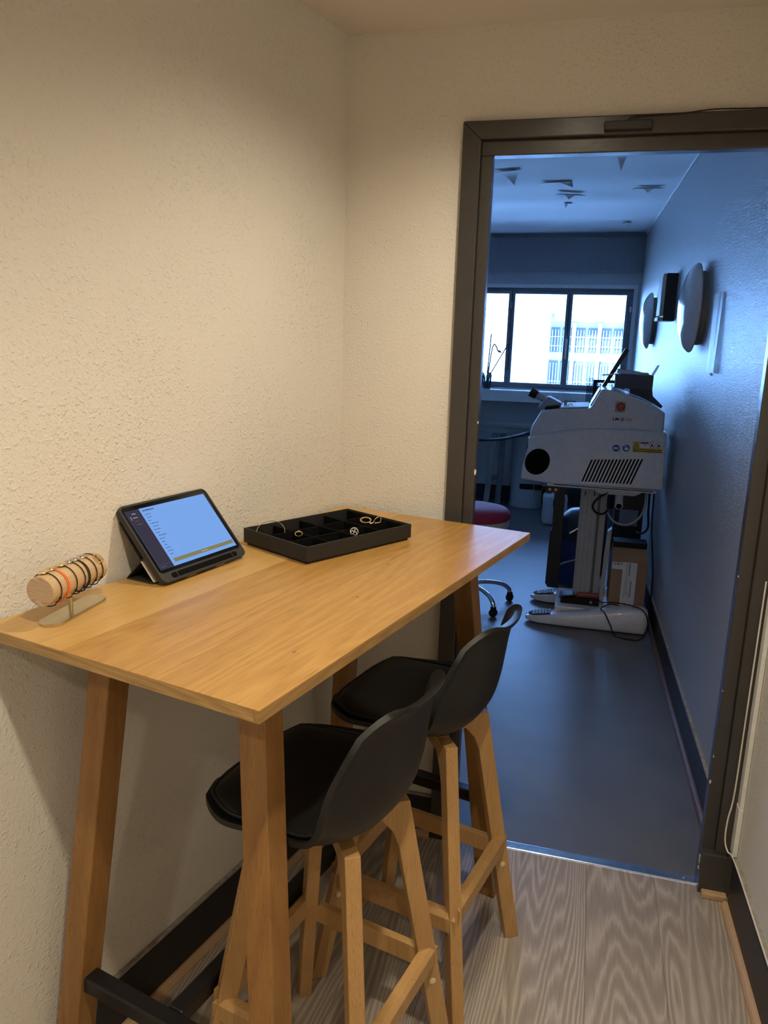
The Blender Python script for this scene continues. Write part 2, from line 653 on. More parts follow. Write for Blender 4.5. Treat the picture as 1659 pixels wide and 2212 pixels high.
def clip_poly(poly, n, c):
    """keep the part of a 2-D polygon with n.p <= c"""
    out = []
    for i, p in enumerate(poly):
        q = poly[(i + 1) % len(poly)]
        dp = n[0] * p[0] + n[1] * p[1] - c
        dq = n[0] * q[0] + n[1] * q[1] - c
        if dp <= 0:
            out.append(p)
        if (dp < 0 < dq) or (dq < 0 < dp):
            t = dp / (dp - dq)
            out.append((p[0] + (q[0] - p[0]) * t, p[1] + (q[1] - p[1]) * t))
    return out


# ------------------------------------------------------------------ room frames
TA = 0.2285                       # the left wall (and the table) are turned against the door wall
TN = Vector((cos(TA), -sin(TA), 0))
TD = Vector((-sin(TA), -cos(TA), 0))
T0 = Vector((0.0128, -0.0091, 0))
H1, H2 = 2.3206, 2.535
YW = 5.5                          # window wall
XR0, XRS = 1.205, -0.0277         # right wall x = XR0 + XRS * y
YB = -3.7


def xr(y):
    return XR0 + XRS * y


def TP(a, b, z=0.0):
    return T0 + TN * a + TD * b + Vector((0, 0, z))


xy = lambda p, d: (p[0], p[1], d)

# ------------------------------------------------------------------ structure
LW_END = TD * (3.85)
# corridor floor: slab with separate laminate planks
floor = struct(MB().prism([(0.0, 0.0), (LW_END.x, LW_END.y), (xr(YB), YB), (xr(0), 0)], xy, -0.09, -0.009).build('floor', 'street_grey'),
               'corridor floor of greyish bleached oak laminate planks')
ln = (-cos(TA), sin(TA))
pw = 0.193
k = 0
for i in range(-6, 12):
    x0 = 1.195 - (i + 1) * pw
    yy = -3.9 + (i * 0.47 % 1.2)
    j1 = -1.02 - (i * 0.37 % 0.28)
    segs = [(j1, 0.2), (j1 - 1.3, j1), (j1 - 2.6, j1 - 1.3), (j1 - 3.9, j1 - 2.6)]
    for (s0, s1) in segs:
        poly = [(x0 + 0.0004, s0 + 0.0004), (x0 + pw - 0.0004, s0 + 0.0004), (x0 + pw - 0.0004, s1 - 0.0004), (x0 + 0.0004, s1 - 0.0004)]
        poly = clip_poly(poly, ln, 0.0)
        if poly:
            poly = clip_poly(poly, (0, 1), -0.002)
        if poly:
            poly = clip_poly(poly, (0, -1), -YB)
        if poly:
            poly = clip_poly(poly, (1, -XRS), XR0)
        if len(poly) > 2:
            cx = sum(p[0] for p in poly) / len(poly)
            cy = sum(p[1] for p in poly) / len(poly)
            o = MB().prism([(p[0] - cx, p[1] - cy) for p in poly], xy, -0.009, 0.0).build('plank', 'laminate', floor)
            o.location = (cx, cy, 0)
            k += 1
struct(MB().box(-2.35, xr(0) + 0.02, 0.032, YW, -0.09, 0.0).build('floor_workshop', 'vinyl_dark'),
       'dark grey vinyl floor of the workshop behind the door')

# walls
WLT = 0.16
n_out = -TN * WLT
struct(MB().prism([(0, 0), tuple(n_out.xy), tuple((LW_END + n_out).xy), tuple(LW_END.xy)][::-1], xy, -0.09, H1 + 0.02)
       .build('wall_left', 'plaster_cream'), 'cream woodchip wall along the table')
DX0, DX1, DZ = 0.395, 1.1285, 2.02     # clear opening
WB = 0.035
xz_y = lambda p, d: (p[0], d, p[1])
struct(MB().prism([(-2.35, -0.09), (DX0 - 0.03, -0.09), (DX0 - 0.03, DZ + 0.03), (DX1 + 0.03, DZ + 0.03), (DX1 + 0.03, -0.09),
                   (1.36, -0.09), (1.36, H2 + 0.1), (-2.35, H2 + 0.1)], xz_y, 0.0, WB)
       .build('wall_back', 'plaster_cream'), 'cream plaster wall around the dark doorway')
struct(MB().prism([(xr(YB), YB), (xr(YB) + 0.15, YB), (xr(0) + 0.15, -0.0), (xr(0), -0.0)], xy, -0.09, H1 + 0.02)
       .build('wall_right', 'plaster_cream'), 'cream plaster wall at the right picture edge')
struct(MB().prism([(xr(WB), WB), (xr(WB) + 0.15, WB), (xr(YW) + 0.15, YW), (xr(YW), YW)], xy, -0.09, H2 + 0.1)
       .build('wall_right_workshop', 'woven_paper'), 'grey woven-textured wallpaper wall with round lamps')
struct(MB().box(-1.25, 1.6, YB - 0.15, YB, -0.09, H1 + 0.1).build('wall_front', 'plaster_cream'), 'cream wall closing the corridor')
struct(MB().box(-2.5, -2.35, WB, YW + 0.25, -0.09, H2 + 0.1).build('wall_left_workshop', 'wall_grey'), 'far side wall of the workshop')
# ceilings
struct(MB().box(-1.25, 1.6, YB - 0.15, 0.0, H1, H1 + 0.12).build('ceiling', 'ceiling_cream'), 'corridor ceiling')


def wavy(u, v):
    x = -2.36 + u * 3.72
    y = WB - 0.01 + v * (YW - WB + 0.02)
    return (x, y, H2 + 0.006 * sin(y * 9.5 + 0.9 * sin(x * 1.7)) + 0.004 * sin(x * 3.1 + y * 2))


struct(MB().shell(lambda u, v: (wavy(u, v)[0], wavy(u, v)[1], H2 + 0.14), wavy, 40, 90).build('ceiling_workshop', 'ceiling_white', smooth=True, angle=60),
       'white workshop ceiling with sagging peeling paper')
# window wall: opening x -1.9..1.03, z 1.13..2.10
WX0, WX1, WZ0, WZ1 = -1.92, 1.030, 1.115, 2.095
ww = MB()
ww.box(-2.5, 1.25, YW, YW + 0.25, -0.09, WZ0)
ww.box(-2.5, 1.25, YW, YW + 0.25, WZ1, H2 + 0.12)
ww.box(-2.5, WX0, YW, YW + 0.25, WZ0, WZ1)
ww.box(WX1, 1.25, YW, YW + 0.25, WZ0, WZ1)
struct(ww.build('wall_window', 'lintel_grey'), 'workshop end wall with the wide window')

# trims ----------------------------------------------------------------------
st = struct(MB().box(DX0 - 0.02, DX1 + 0.02, -0.002, 0.034, -0.002, 0.0045).build('trim_1', 'steel_strip', bevel=0.004, seg=4), 'shiny metal threshold strip in the doorway')
for i, x in enumerate((0.47, 0.60, 0.73, 0.85, 0.98, 1.09)):
    MB().lathe([(0.0045, 0.003), (0.0045, 0.0046), (0.003, 0.0054)], 10, Matrix.Translation((x, 0.014, 0))).build('screw', 'steel_strip', st)
struct(MB().box(-2.35, xr(YW) + 0.005, 5.40, YW, 2.208, H2 - 0.03).build('trim_2', 'beam_grey', bevel=0.004), 'grey shutter box beam above the window')
struct(MB().box(-2.35, xr(YW) + 0.005, 5.41, YW, H2 - 0.03, H2 + 0.005).build('trim_3', 'window_grey'), 'dark strip in place of the shaded gap above the shutter box')  # solid strip, the gap's shade is put into its dark colour
struct(MB().box(-2.35, xr(YW) - 0.0, 5.29, YW + 0.1, 1.00, 1.105).build('trim_4', 'white_paint', bevel=0.004), 'white window sill')
# ceiling cord line on the right
pts = [(xr(y) - 0.006, y, H2 - 0.006) for y in (0.2, 2, 3.5, 5.40)]
struct(MB().tube(pts, 0.006, 6).build('trim_5', 'white_paint', smooth=True), 'pale caulk line where ceiling meets the papered wall')


def skirting(name, p0, p1, nrm, h, t, mat, label, shoe=None, ledge=True, shoe_w=0.017, shoe_h=0.02):
    p0, p1, nrm = Vector(p0), Vector(p1), Vector(nrm).normalized()
    off = nrm * t
    o = struct(MB().prism([p0.xy, p1.xy, (p1 + off).xy, (p0 + off).xy], xy, 0.0, h).build(name, mat, bevel=0.0015), label)
    if ledge:
        MB().prism([p0.xy, p1.xy, (p1 + nrm * (t * 0.85)).xy, (p0 + nrm * (t * 0.85)).xy], xy, h, h + 0.006).build('top_ledge', 'caulk', o)
    if shoe:
        a, b = p0 + off, p1 + off
        prof = [(0, 0), (shoe_w, 0), (shoe_w, shoe_h * 0.35), (shoe_w * 0.75, shoe_h * 0.75), (shoe_w * 0.35, shoe_h), (0, shoe_h)]
        lo = [a + nrm * q[0] + Vector((0, 0, q[1])) for q in prof]
        hi = [b + nrm * q[0] + Vector((0, 0, q[1])) for q in prof]
        MB().hexa(lo, hi).build('shoe_moulding', shoe, o)
    return o


skirting('baseboard_left', TD * 0.0, TD * 3.7, TN, 0.138, 0.013, 'baseboard_black', 'black baseboard under the table with wooden shoe moulding', 'shoe_wood')
skirting('baseboard_back', (0.016, 0, 0), (0.322, 0, 0), (0, -1, 0), 0.135, 0.013, 'baseboard_black', 'short black baseboard between corner and doorway', 'shoe_wood')
skirting('baseboard_right', (xr(YB), YB, 0), (xr(-0.075), -0.075, 0), (-1, XRS, 0), 0.152, 0.014, 'baseboard_black', 'black baseboard on the right corridor wall', 'shoe_wood')
skirting('baseboard_right_workshop', (xr(0.07), 0.07, 0), (xr(YW - .02), YW - .02, 0), (-1, XRS, 0), 0.135, 0.013, 'baseboard_black', 'black baseboard along the papered wall', 'shoe_dark')
skirting('baseboard_window', (-2.35, YW, 0), (xr(YW) - 0.03, YW, 0), (0, -1, 0), 0.15, 0.013, 'baseboard_black', 'black baseboard below the window', None, False)

# ------------------------------------------------------------------ door frame
door = sempty('door_1', 'dark painted door frame without a door leaf')
CX0, CZ = 0.3229, 2.0947
xz = lambda p, d: (p[0], d, p[1])


def moulding(pts_lo, pts_hi, name, parent, mat='frame_paint', bevel=0.002):
    return MB().hexa(pts_lo, pts_hi).build(name, mat, parent, bevel=bevel)


# outer casing left, head (mitred), right
MB().prism([(CX0, 0.0), (0.3715, 0.0), (0.3715, 2.050), (CX0, CZ)], xz, -0.022, 0.0).build('casing_left', 'frame_paint', door, bevel=0.003)
MB().prism([(CX0, CZ), (0.3715, 2.050), (1.156, 2.050), (1.2075, CZ)], xz, -0.022, 0.0).build('casing_head', 'frame_paint', door, bevel=0.003)
MB().prism([(1.156, 0.128), (1.2042, 0.128), (1.2042, CZ), (1.156, 2.050)], xz, -0.022, 0.0).build('casing_right', 'frame_paint', door, bevel=0.003)
# inner lining with stop
lin = MB()
lin.box(0.3715, DX0 + 0.0065, -0.006, WB + 0.002, 0.0, 2.013)
lin.build('lining_left', 'frame_paint', door, bevel=0.003)
MB().box(0.3715, 1.156, -0.006, WB + 0.002, 2.013, 2.050).build('lining_head', 'frame_paint', door, bevel=0.003)
MB().box(1.1205, 1.156, -0.006, WB + 0.002, 0.0, 2.013).build('lining_right', 'frame_paint', door, bevel=0.003)
# casing on the workshop side
wk = MB()
wk.box(0.31, 0.372, WB, WB + 0.02, 0, 2.11)
wk.box(0.372, 1.15, WB, WB + 0.02, 2.05, 2.11)
wk.build('casing_workshop_side', 'frame_paint', door)
MB().prism([(1.1205, -0.034), (1.2042, -0.034), (1.2042, 0.0), (1.1205, 0.0)], lambda p, d: (p[0], p[1], d), 0.0, 0.128).build('plinth_block', 'frame_paint', door, bevel=0.003)
MB().box(1.128, 1.196, -0.0575, -0.034, 0, 0.018).build('plinth_shoe', 'shoe_wood', door, bevel=0.004)
# paint chips on the arrises
chip_spots = [(0.4018, 1.18, 0.010, 0.004), (0.4018, 0.52, 0.006, 0.0025), (0.4018, 0.94, 0.006, 0.002), (0.4018, 1.32, 0.005, 0.0018),
              (1.1205, 0.34, 0.006, 0.0028), (1.1205, 0.10, 0.006, 0.0035), (1.1205, 0.085, 0.012, 0.0026), (1.1205, 0.062, 0.007, 0.003),
              (1.1205, 0.42, 0.004, 0.0016), (1.1205, 0.62, 0.003, 0.0015), (1.1205, 0.95, 0.003, 0.0014)]
for (x, z, h, wd) in chip_spots:
    poly = [(x + wd * cos(a) * random.uniform(0.7, 1.1), z + h * sin(a) * random.uniform(0.7, 1.1)) for a in [j * pi / 4 for j in range(8)]]
    MB().prism(poly, xz, -0.0068, -0.004).build('paint_chip', 'chipped_paint', door)

sensor = thing('door_sensor', 'small black bar sensor with a cable on the door head', 'sensor', (0.7325, -0.022, 2.0575))
MB().box(-0.057, 0.057, -0.013, 0.0, 0.0, 0.0215).build('housing', 'case_black', sensor, bevel=0.003)
cab = smooth_path([(0.7325 - 0.001, -0.032, 2.078), (0.742, -0.031, 2.088), (0.765, -0.027, 2.0895), (0.862, -0.026, 2.0915), (0.93, -0.020, 2.0985), (1.05, -0.006, 2.1005), (1.19, -0.006, 2.107)], 6)
MB().tube([Vector(p) - Vector((0.7325, -0.022, 2.0575)) for p in cab], 0.0016, 6).build('cable', 'cord_black', sensor, smooth=True)

# white trunking in the corner and its loose wire
tr = thing('cable_trunking', 'white plastic cable trunking in the corner beside the doorway', 'trunking', (xr(-0.04), -0.04, 0.15))
MB().box(-0.012, -0.0005, -0.018, 0.016, 0.15, 1.95).build('duct', 'white_paint', tr, bevel=0.002)
MB().box(-0.0135, -0.0005, -0.020, 0.017, 0.0, 0.15).build('end_sleeve', 'white_paint', tr, bevel=0.002)
wire = smooth_path([(1.185, -0.030, 0.95), (1.183, -0.032, 0.55), (1.181, -0.034, 0.33), (1.173, -0.037, 0.25), (1.1725, -0.040, 0.19), (1.180, -0.055, 0.163), (1.192, -0.10, 0.1615), (1.2035, -0.4, 0.1605), (1.22, -0.9, 0.1605)], 8)
tag(MB().tube(wire, 0.0022, 6).build('wire', 'cable_white', None, smooth=True), 'thin white wire running down beside the trunking onto the baseboard', 'wire')

# ------------------------------------------------------------------ window
win = sempty('window_1', 'wide grey framed window with three visible sashes', (0, YW + 0.08, 0))


def bars(x0, x1, z0, z1, t, d0, d1):
    m = MB()
    m.box(x0, x1, d0, d1, z1 - t, z1)
    m.box(x0, x1, d0, d1, z0, z0 + t)
    m.box(x0, x0 + t, d0, d1, z0 + t, z1 - t)
    m.box(x1 - t, x1, d0, d1, z0 + t, z1 - t)
    return m


bars(WX0 + .01, 0.997, 1.118, 2.062, 0.03, -0.02, 0.06).build('outer_frame', 'window_grey', win, bevel=0.003)
mr = MB()
mr.box(0.997, WX1, -0.07, 0.06, 1.115, 2.095)
mr.box(WX0, 0.997, -0.07, 0.06, 2.062, 2.095)
mr.build('reveal_strip', 'white_paint', win)
for (x0, x1) in ((0.427, 0.967), (-0.113, 0.426), (-0.655, -0.117), (-1.195, -0.656), (-1.88, -1.199)):
    s = bars(x0 + .001, x1 - .001, 1.142, 2.034, 0.028, -0.03, 0.03).build('sash', 'window_grey', win, bevel=0.004)
    MB().box(x0 + 0.03, x1 - 0.03, -0.004, 0.004, 1.168, 2.008).build('pane', 'window_glass', s)
for xp in (-0.115, 0.4265, -0.6555, -1.197):
    MB().box(xp - 0.016, xp + 0.016, 0.002, 0.058, 1.145, 2.032).build('post', 'window_grey', win)
h = MB()
h.box(0.417, 0.435, -0.046, -0.03, 1.50, 1.60)
h.box(0.419, 0.433, -0.062, -0.046, 1.41, 1.60)
h.build('handle', 'lacquer_white', win, bevel=0.003)
for zz in (1.90, 1.62, 1.25):
    MB().box(-0.125, -0.104, -0.042, -0.03, zz - 0.035, zz + 0.035).build('hinge', 'window_grey', win, bevel=0.002)
for zz in (1.88, 1.50):
    MB().box(0.973, 0.990, -0.035, -0.02, zz - 0.025, zz + 0.025).build('hinge', 'white_paint', win, bevel=0.002)

# ------------------------------------------------------------------ table
table = thing('bar_table', 'tall oak bar table with splayed wooden legs against the cream wall', 'table', T0, -TA)
W, L, TZ, TT = 0.5785, 1.1739, 1.05, 0.0195
LIP = 0.010
topg = MB().box(0.004, W - LIP - 0.002, -(L - LIP - 0.002), -0.004, TZ - TT, TZ - 0.0018).build('tabletop', 'oak_edge', table)
for (a0, a1, mt) in ((0.0, 0.1945, 'oak_light'), (0.1945, 0.388, 'oak_top'), (0.388, W, 'oak_top')):
    o = MB().box(-(a1 - a0) / 2 + 0.00025, (a1 - a0) / 2 - 0.00025, -L / 2, L / 2, -0.0017, 0.0).build('board', mt, topg)
    o.location = ((a0 + a1) / 2, -L / 2, TZ)
o = MB().box(0, W - LIP, -L, -(L - LIP) - 0.0002, TZ - TT, TZ - 0.0018).build('end_lipping', 'oak_edge', topg)
o = MB().box(W - LIP + 0.0003, W, -L, 0, TZ - TT, TZ - 0.0018).build('side_lipping', 'oak_edge_long', topg)
# knots in the veneer
for (a, b_, r1, r2) in ((0.505, 0.985, 0.006, 0.003), (0.455, 0.70, 0.004, 0.0025), (0.40, 0.47, 0.005, 0.003)):
    poly = [(a + r2 * cos(t) * random.uniform(.7, 1.2), -b_ + r1 * sin(t) * random.uniform(.7, 1.2)) for t in [j * pi / 5 for j in range(10)]]
    MB().prism(poly, xy, TZ - 0.001, TZ + 0.00025).build('knot', 'knot', topg)
ZT = TZ - TT
IAL, IAR, IBN, IBF, SA, SB, LWD = 0.1074, 0.0986, 0.1379, 0.1349, 0.0996, 0.0879, 0.0522


def leg_rect(side, end, z):
    t = (ZT - z) / ZT
    if side == 'R':
        a1 = W - IAR + SA * t
        a0 = a1 - LWD
    else:
        a0 = IAL - SA * t
        a1 = a0 + LWD
    if end == 'N':
        b1 = L - IBN + SB * t
        b0 = b1 - LWD
    else:
        b0 = IBF - SB * t
        b1 = b0 + LWD
    return a0, a1, b0, b1


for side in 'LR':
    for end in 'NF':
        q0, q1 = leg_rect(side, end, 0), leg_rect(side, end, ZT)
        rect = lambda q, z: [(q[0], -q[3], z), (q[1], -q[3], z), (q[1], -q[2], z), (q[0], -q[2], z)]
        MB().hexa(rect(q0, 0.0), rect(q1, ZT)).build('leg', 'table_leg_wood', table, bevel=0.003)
RZ0, RZ1 = 0.288, 0.322
for end in 'NF':
    ql, qr = leg_rect('L', end, 0.305), leg_rect('R', end, 0.305)
    bc = (ql[2] + ql[3]) / 2
    MB().box(ql[1] - 0.004, qr[0] + 0.004, -(bc + 0.017), -(bc - 0.017), RZ0, RZ1).build('end_rail', 'black_metal', table, bevel=0.004)
qn, qf = leg_rect('L', 'N', 0.305), leg_rect('L', 'F', 0.305)
MB().box(W / 2 - 0.017, W / 2 + 0.017, -((qn[2] + qn[3]) / 2 - 0.017), -((qf[2] + qf[3]) / 2 + 0.017), RZ0, RZ1).build('long_rail', 'black_metal', table, bevel=0.004)

# ------------------------------------------------------------------ stools


def make_stool(name, label, loc, rotz):
    st = thing(name, label, 'stool', loc, rotz, 'bar stools at the oak table')
    prof = [(-0.210, 0.694), (-0.199, 0.705), (-0.160, 0.704), (-0.10, 0.690), (-0.02, 0.679), (0.05, 0.678), (0.098, 0.692), (0.128, 0.725), (0.143, 0.775), (0.152, 0.83), (0.160, 0.885), (0.169, 0.926), (0.182, 0.944), (0.196, 0.944)]
    prof = [Vector((u, z, 0)) for u, z in prof]
    path = smooth_path(prof, 8)
    K = len(path) - 1
    # arc length
    acc = [0.0]
    for a, b in zip(path, path[1:]):
        acc.append(acc[-1] + (b - a).length)
    LEN = acc[-1]

    def at(s):
        s = max(0.0, min(1.0, s)) * LEN
        for i in range(K):
            if acc[i + 1] >= s or i == K - 1:
                t = (s - acc[i]) / max(1e-9, acc[i + 1] - acc[i])
                p = path[i].lerp(path[i + 1], t)
                d0 = (path[min(i + 2, K)] - path[max(i - 1, 0)]).normalized()
                return p, d0

    def sm(e0, e1, x):
        t = max(0, min(1, (x - e0) / (e1 - e0)))
        return t * t * (3 - 2 * t)

    def surf(s, t, off=0.0):
        s0 = 0.06 * abs(t) ** 3.5
        s1 = 1 - 0.12 * abs(t) ** 3.2
        ss = s0 + s * (s1 - s0)
        p, d = at(ss)
        n = Vector((-d.y, d.x, 0))          # toward the sitter
        hw = 0.196 * (1 - 0.46 * (1 - min(ss / 0.22, 1.0)) ** 2.4) - 0.003 * sm(0.45, 0.62, ss) - 0.050 * sm(0.66, 1.0, ss)
        lift = 0.012 + 0.040 * sm(0.05, 0.4, ss) + 0.012 * sm(0.4, 0.6, ss) - 0.028 * sm(0.72, 1.0, ss)
        a = abs(t)
        rim = max(0.0, (a - 0.9) / 0.1) ** 2
        q = p + n * (lift * a ** 2.3 - 0.010 * rim * sm(0.35, 0.6, ss) + off)
        return Vector((q.x, t * hw, q.y))

    th_ = 0.011
    MB().shell(lambda u, v: surf(u, v * 2 - 1), lambda u, v: surf(u, v * 2 - 1, -th_), 46, 28).build('seat_shell', 'shell_black', st, smooth=True, angle=65)

    def pad(u, v):
        s = 0.030 + u * 0.50
        t = (v * 2 - 1) * 0.90
        e = max(abs(u * 2 - 1), abs(v * 2 - 1))
        hgt = 0.006 + 0.019 * (1 - e ** 7)
        return surf(s, t, hgt)
    pd_ = MB().shell(pad, lambda u, v: surf(0.030 + u * 0.50, (v * 2 - 1) * 0.90, 0.001), 26, 24).build('seat_pad', 'pad_black', st, smooth=True, angle=70)
    # piping around the pad
    ring = []
    n_ = 20
    edge = ([(i / n_, 0.0) for i in range(n_)] + [(1.0, i / n_) for i in range(n_)] + [(1 - i / n_, 1.0) for i in range(n_)] + [(0.0, 1 - i / n_) for i in range(n_)])
    for (u, v) in edge:
        ring.append(surf(0.030 + u * 0.50, (v * 2 - 1) * 0.905, 0.007))
    MB().tube(ring, 0.0035, 6, True).build('piping', 'pad_black', pd_, smooth=True)
    # diagonal legs with knee
    ztop = 0.664
    for su in (1, -1):
        for sv in (1, -1):
            er = Vector((su, sv, 0)).normalized()
            et = Vector((-er.y, er.x, 0))
            rf, rt = 0.262, 0.132
            hr = 0.019

            def rad(z):
                return rf + (rt - rf) * z / ztop
            prof2 = [(rad(0) + hr, 0.0), (rad(ztop) + hr, ztop), (rad(ztop) - 0.062, ztop), (rad(0.645) - 0.052, 0.640), (rad(0.60) - hr - 0.008, 0.600), (rad(0.57) - hr, 0.565), (rad(0) - hr, 0.0)]
            fn = lambda p, d: er * p[0] + et * d + Vector((0, 0, p[1]))
            lg = MB().prism(prof2, fn, -0.0145, 0.0145).build('leg', 'beech', st, bevel=0.002)
            # screw cap on the face that looks along the back side
            fc = 1 if (et.x * 1 > 0) else -1
            zc = 0.230
            M = Matrix.Translation(er * rad(zc) + et * (fc * 0.0145) + Vector((0, 0, zc))) @ (et * fc).to_track_quat('Z', 'Y').to_matrix().to_4x4()
            MB().lathe([(0.0075, 0.0), (0.0072, 0.002), (0.004, 0.0032)], 12, M).build('screw_cap', 'cap_cream', lg, smooth=True)
    # crossed bearers under the shell
    for sgn in (1, -1):
        e1 = Vector((1, sgn, 0)).normalized()
        e2 = Vector((-e1.y, e1.x, 0))
        M = Matrix((e1, e2, Vector((0, 0, 1)))).transposed().to_4x4()
        MB().box(-0.10, 0.10, -0.0143, 0.0143, 0.630 - 0.0005 * sgn, 0.664 - 0.0005 * sgn, M).build('cross_bearer', 'beech', st)
    # four stretchers with chamfered tops, mitred on the outer faces
    for i in range(4):
        a = i * pi / 2
        z0 = 0.292 if i % 2 == 0 else 0.272
        r = 0.262 + (0.132 - 0.262) * z0 / ztop
        d = (r + 0.011) / sqrt(2)
        hl = d - 0.006
        sec = [(-0.013, -0.022), (0.013, -0.022), (0.013, 0.013), (0.004, 0.022), (-0.013, 0.022)]
        R = Matrix.Rotation(a, 4, 'Z')
        lo = [R @ Vector((d + q[0], -hl - q[0], z0 + q[1])) for q in sec]
        hi = [R @ Vector((d + q[0], hl + q[0], z0 + q[1])) for q in sec]
        MB().hexa(lo, hi).build('stretcher', 'beech', st, bevel=0.0015)
    return st


make_stool('bar_stool', 'black shell bar stool with beech legs, nearest the camera', TP(0.476, 0.812), -TA)
make_stool('bar_stool', 'black shell bar stool with beech legs, nearest the doorway', TP(0.478, 0.385), -TA)

# ------------------------------------------------------------------ tablet
TH = radians(48.5)
X_ = -TD
Y_ = -TN * cos(TH) + Vector((0, 0, 1)) * sin(TH)
Z_ = X_.cross(Y_)
Rt = Matrix((X_, Y_, Z_)).transposed().to_4x4()
CT = 0.013
tab_org = TP(0.1115, 0.732, TZ + CT * cos(TH) + 0.0006)
tablet = thing('tablet', 'tablet in a black folding case showing a pale blue form, leaning by the wall', 'tablet', M=Matrix.Translation(tab_org) @ Rt)
TW, TH_ = 0.129, 0.183
case = MB().prism(round_rect(-TW, TW, 0, TH_, 0.013), xy, -CT, -0.0025).build('case', 'case_black', tablet, bevel=0.002)
lip = MB()
outer = round_rect(-TW, TW, 0.0, TH_, 0.013)
inner = round_rect(-TW + 0.0045, TW - 0.0045, 0.0205, TH_ - 0.0045, 0.009)
n_ = len(outer)
vs = [(p[0], p[1], -0.0025) for p in outer] + [(p[0], p[1], 0.0) for p in outer] + [(p[0], p[1], 0.0) for p in inner] + [(p[0], p[1], -0.0025) for p in inner]
fs = []
for i in range(n_):
    j = (i + 1) % n_
    fs += [(i, j, n_ + j, n_ + i), (n_ + i, n_ + j, 2 * n_ + j, 2 * n_ + i), (2 * n_ + i, 2 * n_ + j, 3 * n_ + j, 3 * n_ + i)]
lip.add(vs, fs)
lip.build('case_rim', 'case_black', case)
MB().prism(round_rect(-TW + 0.028, TW - 0.028, 0.0045, 0.0160, 0.005), xy, -0.002, 0.0003).build('pen_slot', 'dark_void', case)
for x in (-0.085, 0.085):
    MB().box(x - .001, x + .001, 0.004, 0.0165, 0.0, 0.0012).build('slot_clip', 'case_black', case)
for x in (-0.045, 0.045):
    MB().box(x - 0.014, x + 0.014, -0.0008, 0.002, -0.010, -0.006).build('port_cutout', 'shoe_wood', case)
MB().prism(round_rect(-TW + 0.005, TW - 0.005, 0.021, TH_ - 0.005, 0.009), xy, -0.0024, -0.0012).build('glass', 'tablet_glass', tablet)
SX0, SX1, SY0, SY1 = -0.1165, 0.1165, 0.0285, TH_ - 0.0135
scr = MB().box(SX0, SX1, SY0, SY1, -0.0012, -0.0009).build('screen', 'screen_white', tablet)
SW = SX1 - SX0
SHh = SY1 - SY0


def spx(name, x0, x1, y0, y1, mat, lvl=1):
    z = -0.0009 + 0.00012 * lvl
    return MB().box(SX0 + SW * x0, SX0 + SW * x1, SY1 - SHh * y1, SY1 - SHh * y0, -0.0010, z).build(name, mat, scr)


spx('menu_bar', 0, 0.158, 0, 1, 'screen_navy')
spx('submit_button', 0.195, 0.985, 0.885, 0.945, 'screen_olive')


def scribble(x, y, ln_, h, mat, name='text_line'):
    """an illegible line of type: little strokes grouped into words"""
    m = MB()
    xx = x
    while xx < x + ln_:
        wd = random.uniform(0.004, 0.0075)
        hh = h * random.choice((0.75, 0.8, 1.0))
        z = -0.0009 + 0.00024
        m.box(SX0 + SW * xx, SX0 + SW * (xx + wd), SY1 - SHh * (y + h), SY1 - SHh * (y + h - hh), -0.0008, z)
        xx += wd + random.choice((0.001, 0.001, 0.0012, 0.004))
    m.build(name, mat, scr)


scribble(0.185, 0.035, 0.135, 0.020, 'screen_dark_ink', 'heading')
rows = [0.072, 0.050, 0.026, 0.095, 0.055, 0.070, 0.043, 0.092, 0.066, 0.036, 0.026, 0.060, 0.062, 0.035]
for i, ln_ in enumerate(rows):
    y = 0.105 + i * 0.0535
    scribble(0.185 + (0.010 if i % 3 == 1 else 0), y, ln_, 0.014, 'screen_ink')
    spx('rule', 0.34, 0.975, y + 0.030, y + 0.0325, 'screen_rule', 1)
scribble(0.055, 0.052, 0.040, 0.016, 'screen_pale')
scribble(0.045, 0.118, 0.050, 0.013, 'screen_pale')
scribble(0.045, 0.175, 0.032, 0.012, 'screen_dim')
scribble(0.045, 0.232, 0.068, 0.012, 'screen_dim')
spx('menu_marker', 0.022, 0.027, 0.095, 0.155, 'screen_pale', 2)
scribble(0.02, 0.955, 0.060, 0.012, 'screen_dim')
spx('menu_rule', 0.012, 0.14, 0.925, 0.928, 'screen_dim', 2)
scribble(0.55, 0.908, 0.075, 0.016, 'screen_pale')
MB().lathe([(0.0012, -0.0012), (0.0012, -0.0008)], 10, Matrix.Translation((-0.005, TH_ - 0.009, 0))).build('camera_lens', 'dark_void', tablet)
# folded cover behind: triangular roll plus the rear panel (built in table axes)
inv = tablet.matrix_world.inverted()


def cov(poly, name, mat, b0, b1):
    fn = lambda p, d: inv @ TP(p[0], d, p[1])
    return MB().prism(poly, fn, b0, b1).build(name, mat, tablet, bevel=0.0008)


z0 = TZ + 0.0006
cov([(0.004, z0), (0.076, z0), (0.076, z0 + 0.003), (0.0105, z0 + 0.003), (0.0455, z0 + 0.0385), (0.0445, z0 + 0.042)], 'cover_fold', 'case_black', 0.604, 0.858)
cov([(0.0455, z0 + 0.0415), (0.078, z0 + 0.0045), (0.0815, z0 + 0.0045), (0.048, z0 + 0.0425)], 'cover_flap', 'seat_cream', 0.606, 0.8575)
cov([(0.0425, z0 + 0.044), (0.0395, z0 + 0.044), (-0.0105, z0 + 0.112), (-0.0085, z0 + 0.1145)], 'cover_panel', 'case_back', 0.604, 0.858)

